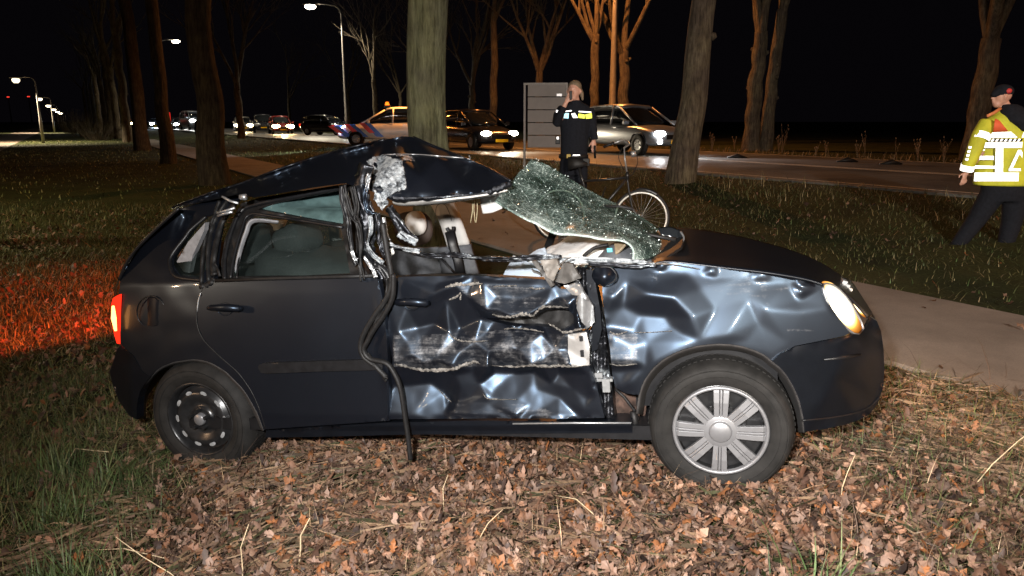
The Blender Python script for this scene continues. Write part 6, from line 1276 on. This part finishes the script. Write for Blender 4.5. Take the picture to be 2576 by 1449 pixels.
for (a, b, r) in (((2476, 322), (2460, 358), .094),): 
    mb = MB(); mb.tube([q_(2471, 338, -.05), q_(2464, 354, -.068)], [.096, .095], 14, cap=False); mb.build('sleeve_band', M_RETRO, man, True)
mb = MB(); mb.tube([q_(2436, 414, -.072), q_(2431, 429, -.055)], [.074, .069], 14, cap=False); mb.build('sleeve_band', M_RETRO, man, True)
for k in range(4): mb = MB(); mb.tube([q_(2441 - k * 2.6, 368 + k * 10, -.12), q_(2439 - k * 2.6, 374 + k * 10, -.12)], .016, 6); mb.build('sleeve_tab', M_RETRO, man, True)
mb = MB(); mb.loft([el(q_(2532, 462), .27, .17), el(q_(2531, 485), .27, .17), el(q_(2528, 505), .26, .15)])
mb.tube([q_(2500, 485), q_(2455, 555, .05), q_(2404, 622, .05)], [.135, .10, .075], 14); mb.tube([q_(2556, 485), q_(2545, 560, -.02), q_(2524, 632, -.05)], [.135, .105, .078], 14); fuse(mb.build('trousers', M_BLACKC, man, True), .018, 3)
for (u, v, dy) in ((2398, 624, .04), (2522, 634, -.05)): mb = MB(); mb.tube([q_(u + 6, v, dy), q_(u - 8, v + 2, dy), q_(u - 30, v + 3, dy)], [.06, .058, .035], 10, flat=.9); mb.build('boot', M_RUB, man, True)
mb = MB(); ball(mb, q_(2524, 230) + Vector((0, 0, .0)), (.105, .095, .075)); mb.tube([q_(2505, 236), q_(2494, 240)], [.05, .02], 10, flat=1.2); fuse(mb.build('cap', M_BLACKC, man, True), .01, 2)
mb = MB(); ball(mb, q_(2537, 229, -.075), (.035, .03, .03)); mb.build('cap_patch', simple('red_patch', (.45, .03, .03), .6), man, True)

# dark figure on the path behind the thick dark trunk
dy_ = 30.5; b = Vector((W(503, 395, dy_).x, dy_, 0)); dk = empty('person', b); tag(dk, 'dark figure walking at the left side of the dark thick trunk', 'person'); I_ = Matrix.Translation(-b); d_ = lambda u, v, y=0: I_ @ W(u, v, dy_ + y)
mb = MB(); head(mb, d_(505, 291), (-.3, -.95, 0)); mb.tube([d_(505, 296), d_(505, 302)], .055, 8); mb.tube([d_(505, 320), d_(505, 345)], .12, 8)
for u in (497, 511): mb.tube([d_(u, 320), d_(u, 344)], .035, 8); hand(mb, d_(u, 344), (0, 0, -1), (0, -1, 0))
fuse(mb.build('body', M_SKIN, dk, True), .014, 2)
mb = MB(); mb.loft([el(d_(505, 346), .19, .13), el(d_(505, 325), .2, .13), el(d_(505, 308), .23, .13), el(d_(505, 301), .13, .1)]); mb.tube([d_(494, 307), d_(492, 325), d_(496, 342)], .06, 8); mb.tube([d_(516, 307), d_(517, 325), d_(513, 342)], .06, 8); fuse(mb.build('coat', M_BLACKC, dk, True), .02, 2)
mb = MB(); mb.tube([d_(501, 345), d_(507, 370), d_(510, 392)], [.11, .08, .06], 10); mb.tube([d_(509, 345), d_(503, 368), d_(506, 392)], [.11, .08, .06], 10); fuse(mb.build('trousers', M_BLACKC, dk, True), .02, 2)

# ------------------------------------------------------------------ weeds, shrubs, debris
def weed(loc, h, seed, label, mat, n=6, heads=True):
    rnd = random.Random(seed); r = empty('tall_weed', loc); tag(r, label, 'weed', 'dry weeds along the far road edge'); mb = MB(); hd = MB()
    for k in range(n):
        a = rnd.uniform(0, 6.28); l = h * rnd.uniform(.5, 1); t = Vector((math.cos(a), math.sin(a), 0)) * l * rnd.uniform(.08, .3); mb.tube([(0, 0, 0), t * .4 + Vector((0, 0, l * .55)), t + Vector((0, 0, l))], [.0035, .003, .002], 5)
        for j in range(3): p0 = t * .5 + Vector((0, 0, l * (.5 + .12 * j))); b = rnd.uniform(0, 6.28); mb.tube([p0, p0 + Vector((math.cos(b) * .12, math.sin(b) * .12, .15)) * l * .8], [.004, .003], 4)
        ball(hd, t + Vector((0, 0, l)), (.014, .014, .03), 6, 4)
    mb.add(hd.v, hd.f); mb.build('stem', mat, r)
M_WEED = simple('dry_weed', (.20, .115, .06), .8)
WL = ['cluster of reed-like weeds right of the leaning trunk', 'dry stalks just left of the twin trunks', 'thin stalks right of the twin trunks', 'tall bright weed with seed heads beside the twin trunks', 'low twiggy weed in the gap right of the twin trunks', 'short bushy weed midway along the far road edge', 'round twiggy weed left of the tall pair of stalks', 'tall pair of stalks midway along the far road edge', 'single thin stalk near the right man', 'spread of thin stalks left of the right man', 'stalks right beside the forked tree at the right', 'faint stalks between the signboard and the bright tree']
for i, (u, h, n) in enumerate([(1795, .9, 8), (1852, .8, 6), (1965, .8, 7), (1974, 1.4, 6), (2060, .6, 5), (2085, .7, 4), (2165, .8, 5), (2186, 1.1, 3), (2262, .9, 2), (2320, .9, 10), (2385, .9, 8), (1290, .8, 12)]): weed(onr(u, 21.3 + (i % 3) * .3), h * .75, 200 + i, WL[i], M_WEED, n)
def shrub(loc, r, h, seed, label):
    rnd = random.Random(seed); e = empty('bare_shrub', loc); tag(e, label, 'shrub', 'bare shrubs at the foot of the far trees'); mb = MB()
    for k in range(90):
        a = rnd.uniform(0, 6.28); q = rnd.uniform(0, r); p = Vector((math.cos(a) * q * .4, math.sin(a) * q * .4, 0)); t = Vector((math.cos(a) * q, math.sin(a) * q, h * rnd.uniform(.5, 1))); mb.tube([p, (p + t) / 2 + Vector((rnd.uniform(-.1, .1), rnd.uniform(-.1, .1), .1)), t], [.02, .014, .006], 4, cap=False)
    o = mb.build('twigs', M_BARK, e, recalc=False); o['kind'] = 'stuff'
for i, (u, Y, r, h) in enumerate([(215, 70, 2.6, 2.4), (245, 58, 2.4, 1.6), (190, 90, 3, 3.0)]): shrub(((u - PU0) / FPX * Y * .978, Y, 0), r, h, 300 + i, ['bushy bare shrub left of the far tree row', 'low bare shrub at the foot of the far tree row', 'farthest bare shrub beside the lamp row'][i])
for i, (u, v) in enumerate([(1855, 397), (2132, 407), (2242, 413)]):
    p = G(u, v, ROADZ + .03); mb = MB(); mb.tube([(-.3, 0, .0), (0, .0, .05), (.3, .05, .0)], [.03, .08, .02], 6, flat=1.6); o = mb.build('road_debris', M_RUB, None, True); o.location = p; tag(o, ['dark lump on the road left of the twin trunks', 'dark lump on the road left of the pair of stalks', 'dark lump on the road nearest the right man'][i], 'debris')
# stick and broken stems lying in front of the car
def stick(name, pts, r, mat, label, cat='stick'):
    Q = [Vector((*(G(u, v, 0).xy), 0)) for u, v in pts]; Q = [Vector((q.x, q.y, gz1(q.x, q.y) + .05 + dz)) for q, (_, dz) in zip(Q, [(0, .0)] * len(Q))]; c = Q[0].copy(); mb = MB(); mb.tube([q - c + Vector((0, 0, .02 * math.sin(i * 2))) for i, q in enumerate(Q)], r * .6, 6); o = mb.build(name, mat, None, True); o.location = c; tag(o, label, cat)
M_TWIG = simple('brown_twig', (.16, .10, .06), .8); M_STRAW = simple('pale_stem', (.55, .43, .27), .7)
stick('twig', [(1370, 1195), (1430, 1255), (1490, 1300), (1560, 1355)], .005, M_TWIG, 'long brown twig lying in the leaves below the front door')
stick('twig', [(1395, 1250), (1450, 1275), (1520, 1320)], .003, M_STRAW, 'thin pale stem lying beside the long brown twig')
stick('twig', [(150, 1060), (175, 1030), (225, 1025), (262, 1035)], .0035, M_STRAW, 'curved pale stem in the grass behind the rear bumper')
stick('twig', [(190, 1275), (300, 1290), (420, 1310)], .003, M_STRAW, 'straight pale stem across the green grass')
for i, (u, v, h, ln, w) in enumerate([(600, 1395, .26, .02, .004), (745, 1350, .20, .03, .006), (1115, 1250, .17, .0, .004), (2440, 1250, .30, .25, .004), (480, 1385, .22, -.28, .004), (2110, 1300, .2, .02, .004), (1195, 1340, .15, .08, .004)]):
    p = G(u, v, 0); z = gz1(p.x, p.y); mb = MB(); mb.tube([(0, 0, 0), (ln * .3, .01, h * .35), (ln * .6, -.005, h * .7), (ln + .02, .01, h)], [w * .55, w * .5, w * .4, w * .25], 6); o = mb.build('dry_stem', M_STRAW, None, True); o.location = (p.x, p.y, z); tag(o, ['upright pale stem in the lower left leaves', 'short broken stem in the leaves below the rear door', 'pale stem sticking up below the front door', 'long stem leaning right at the right edge', 'bent pale stem at the green grass edge', 'thin stem standing right of the front wheel', 'small slanting stem below the sill'][i], 'stem')
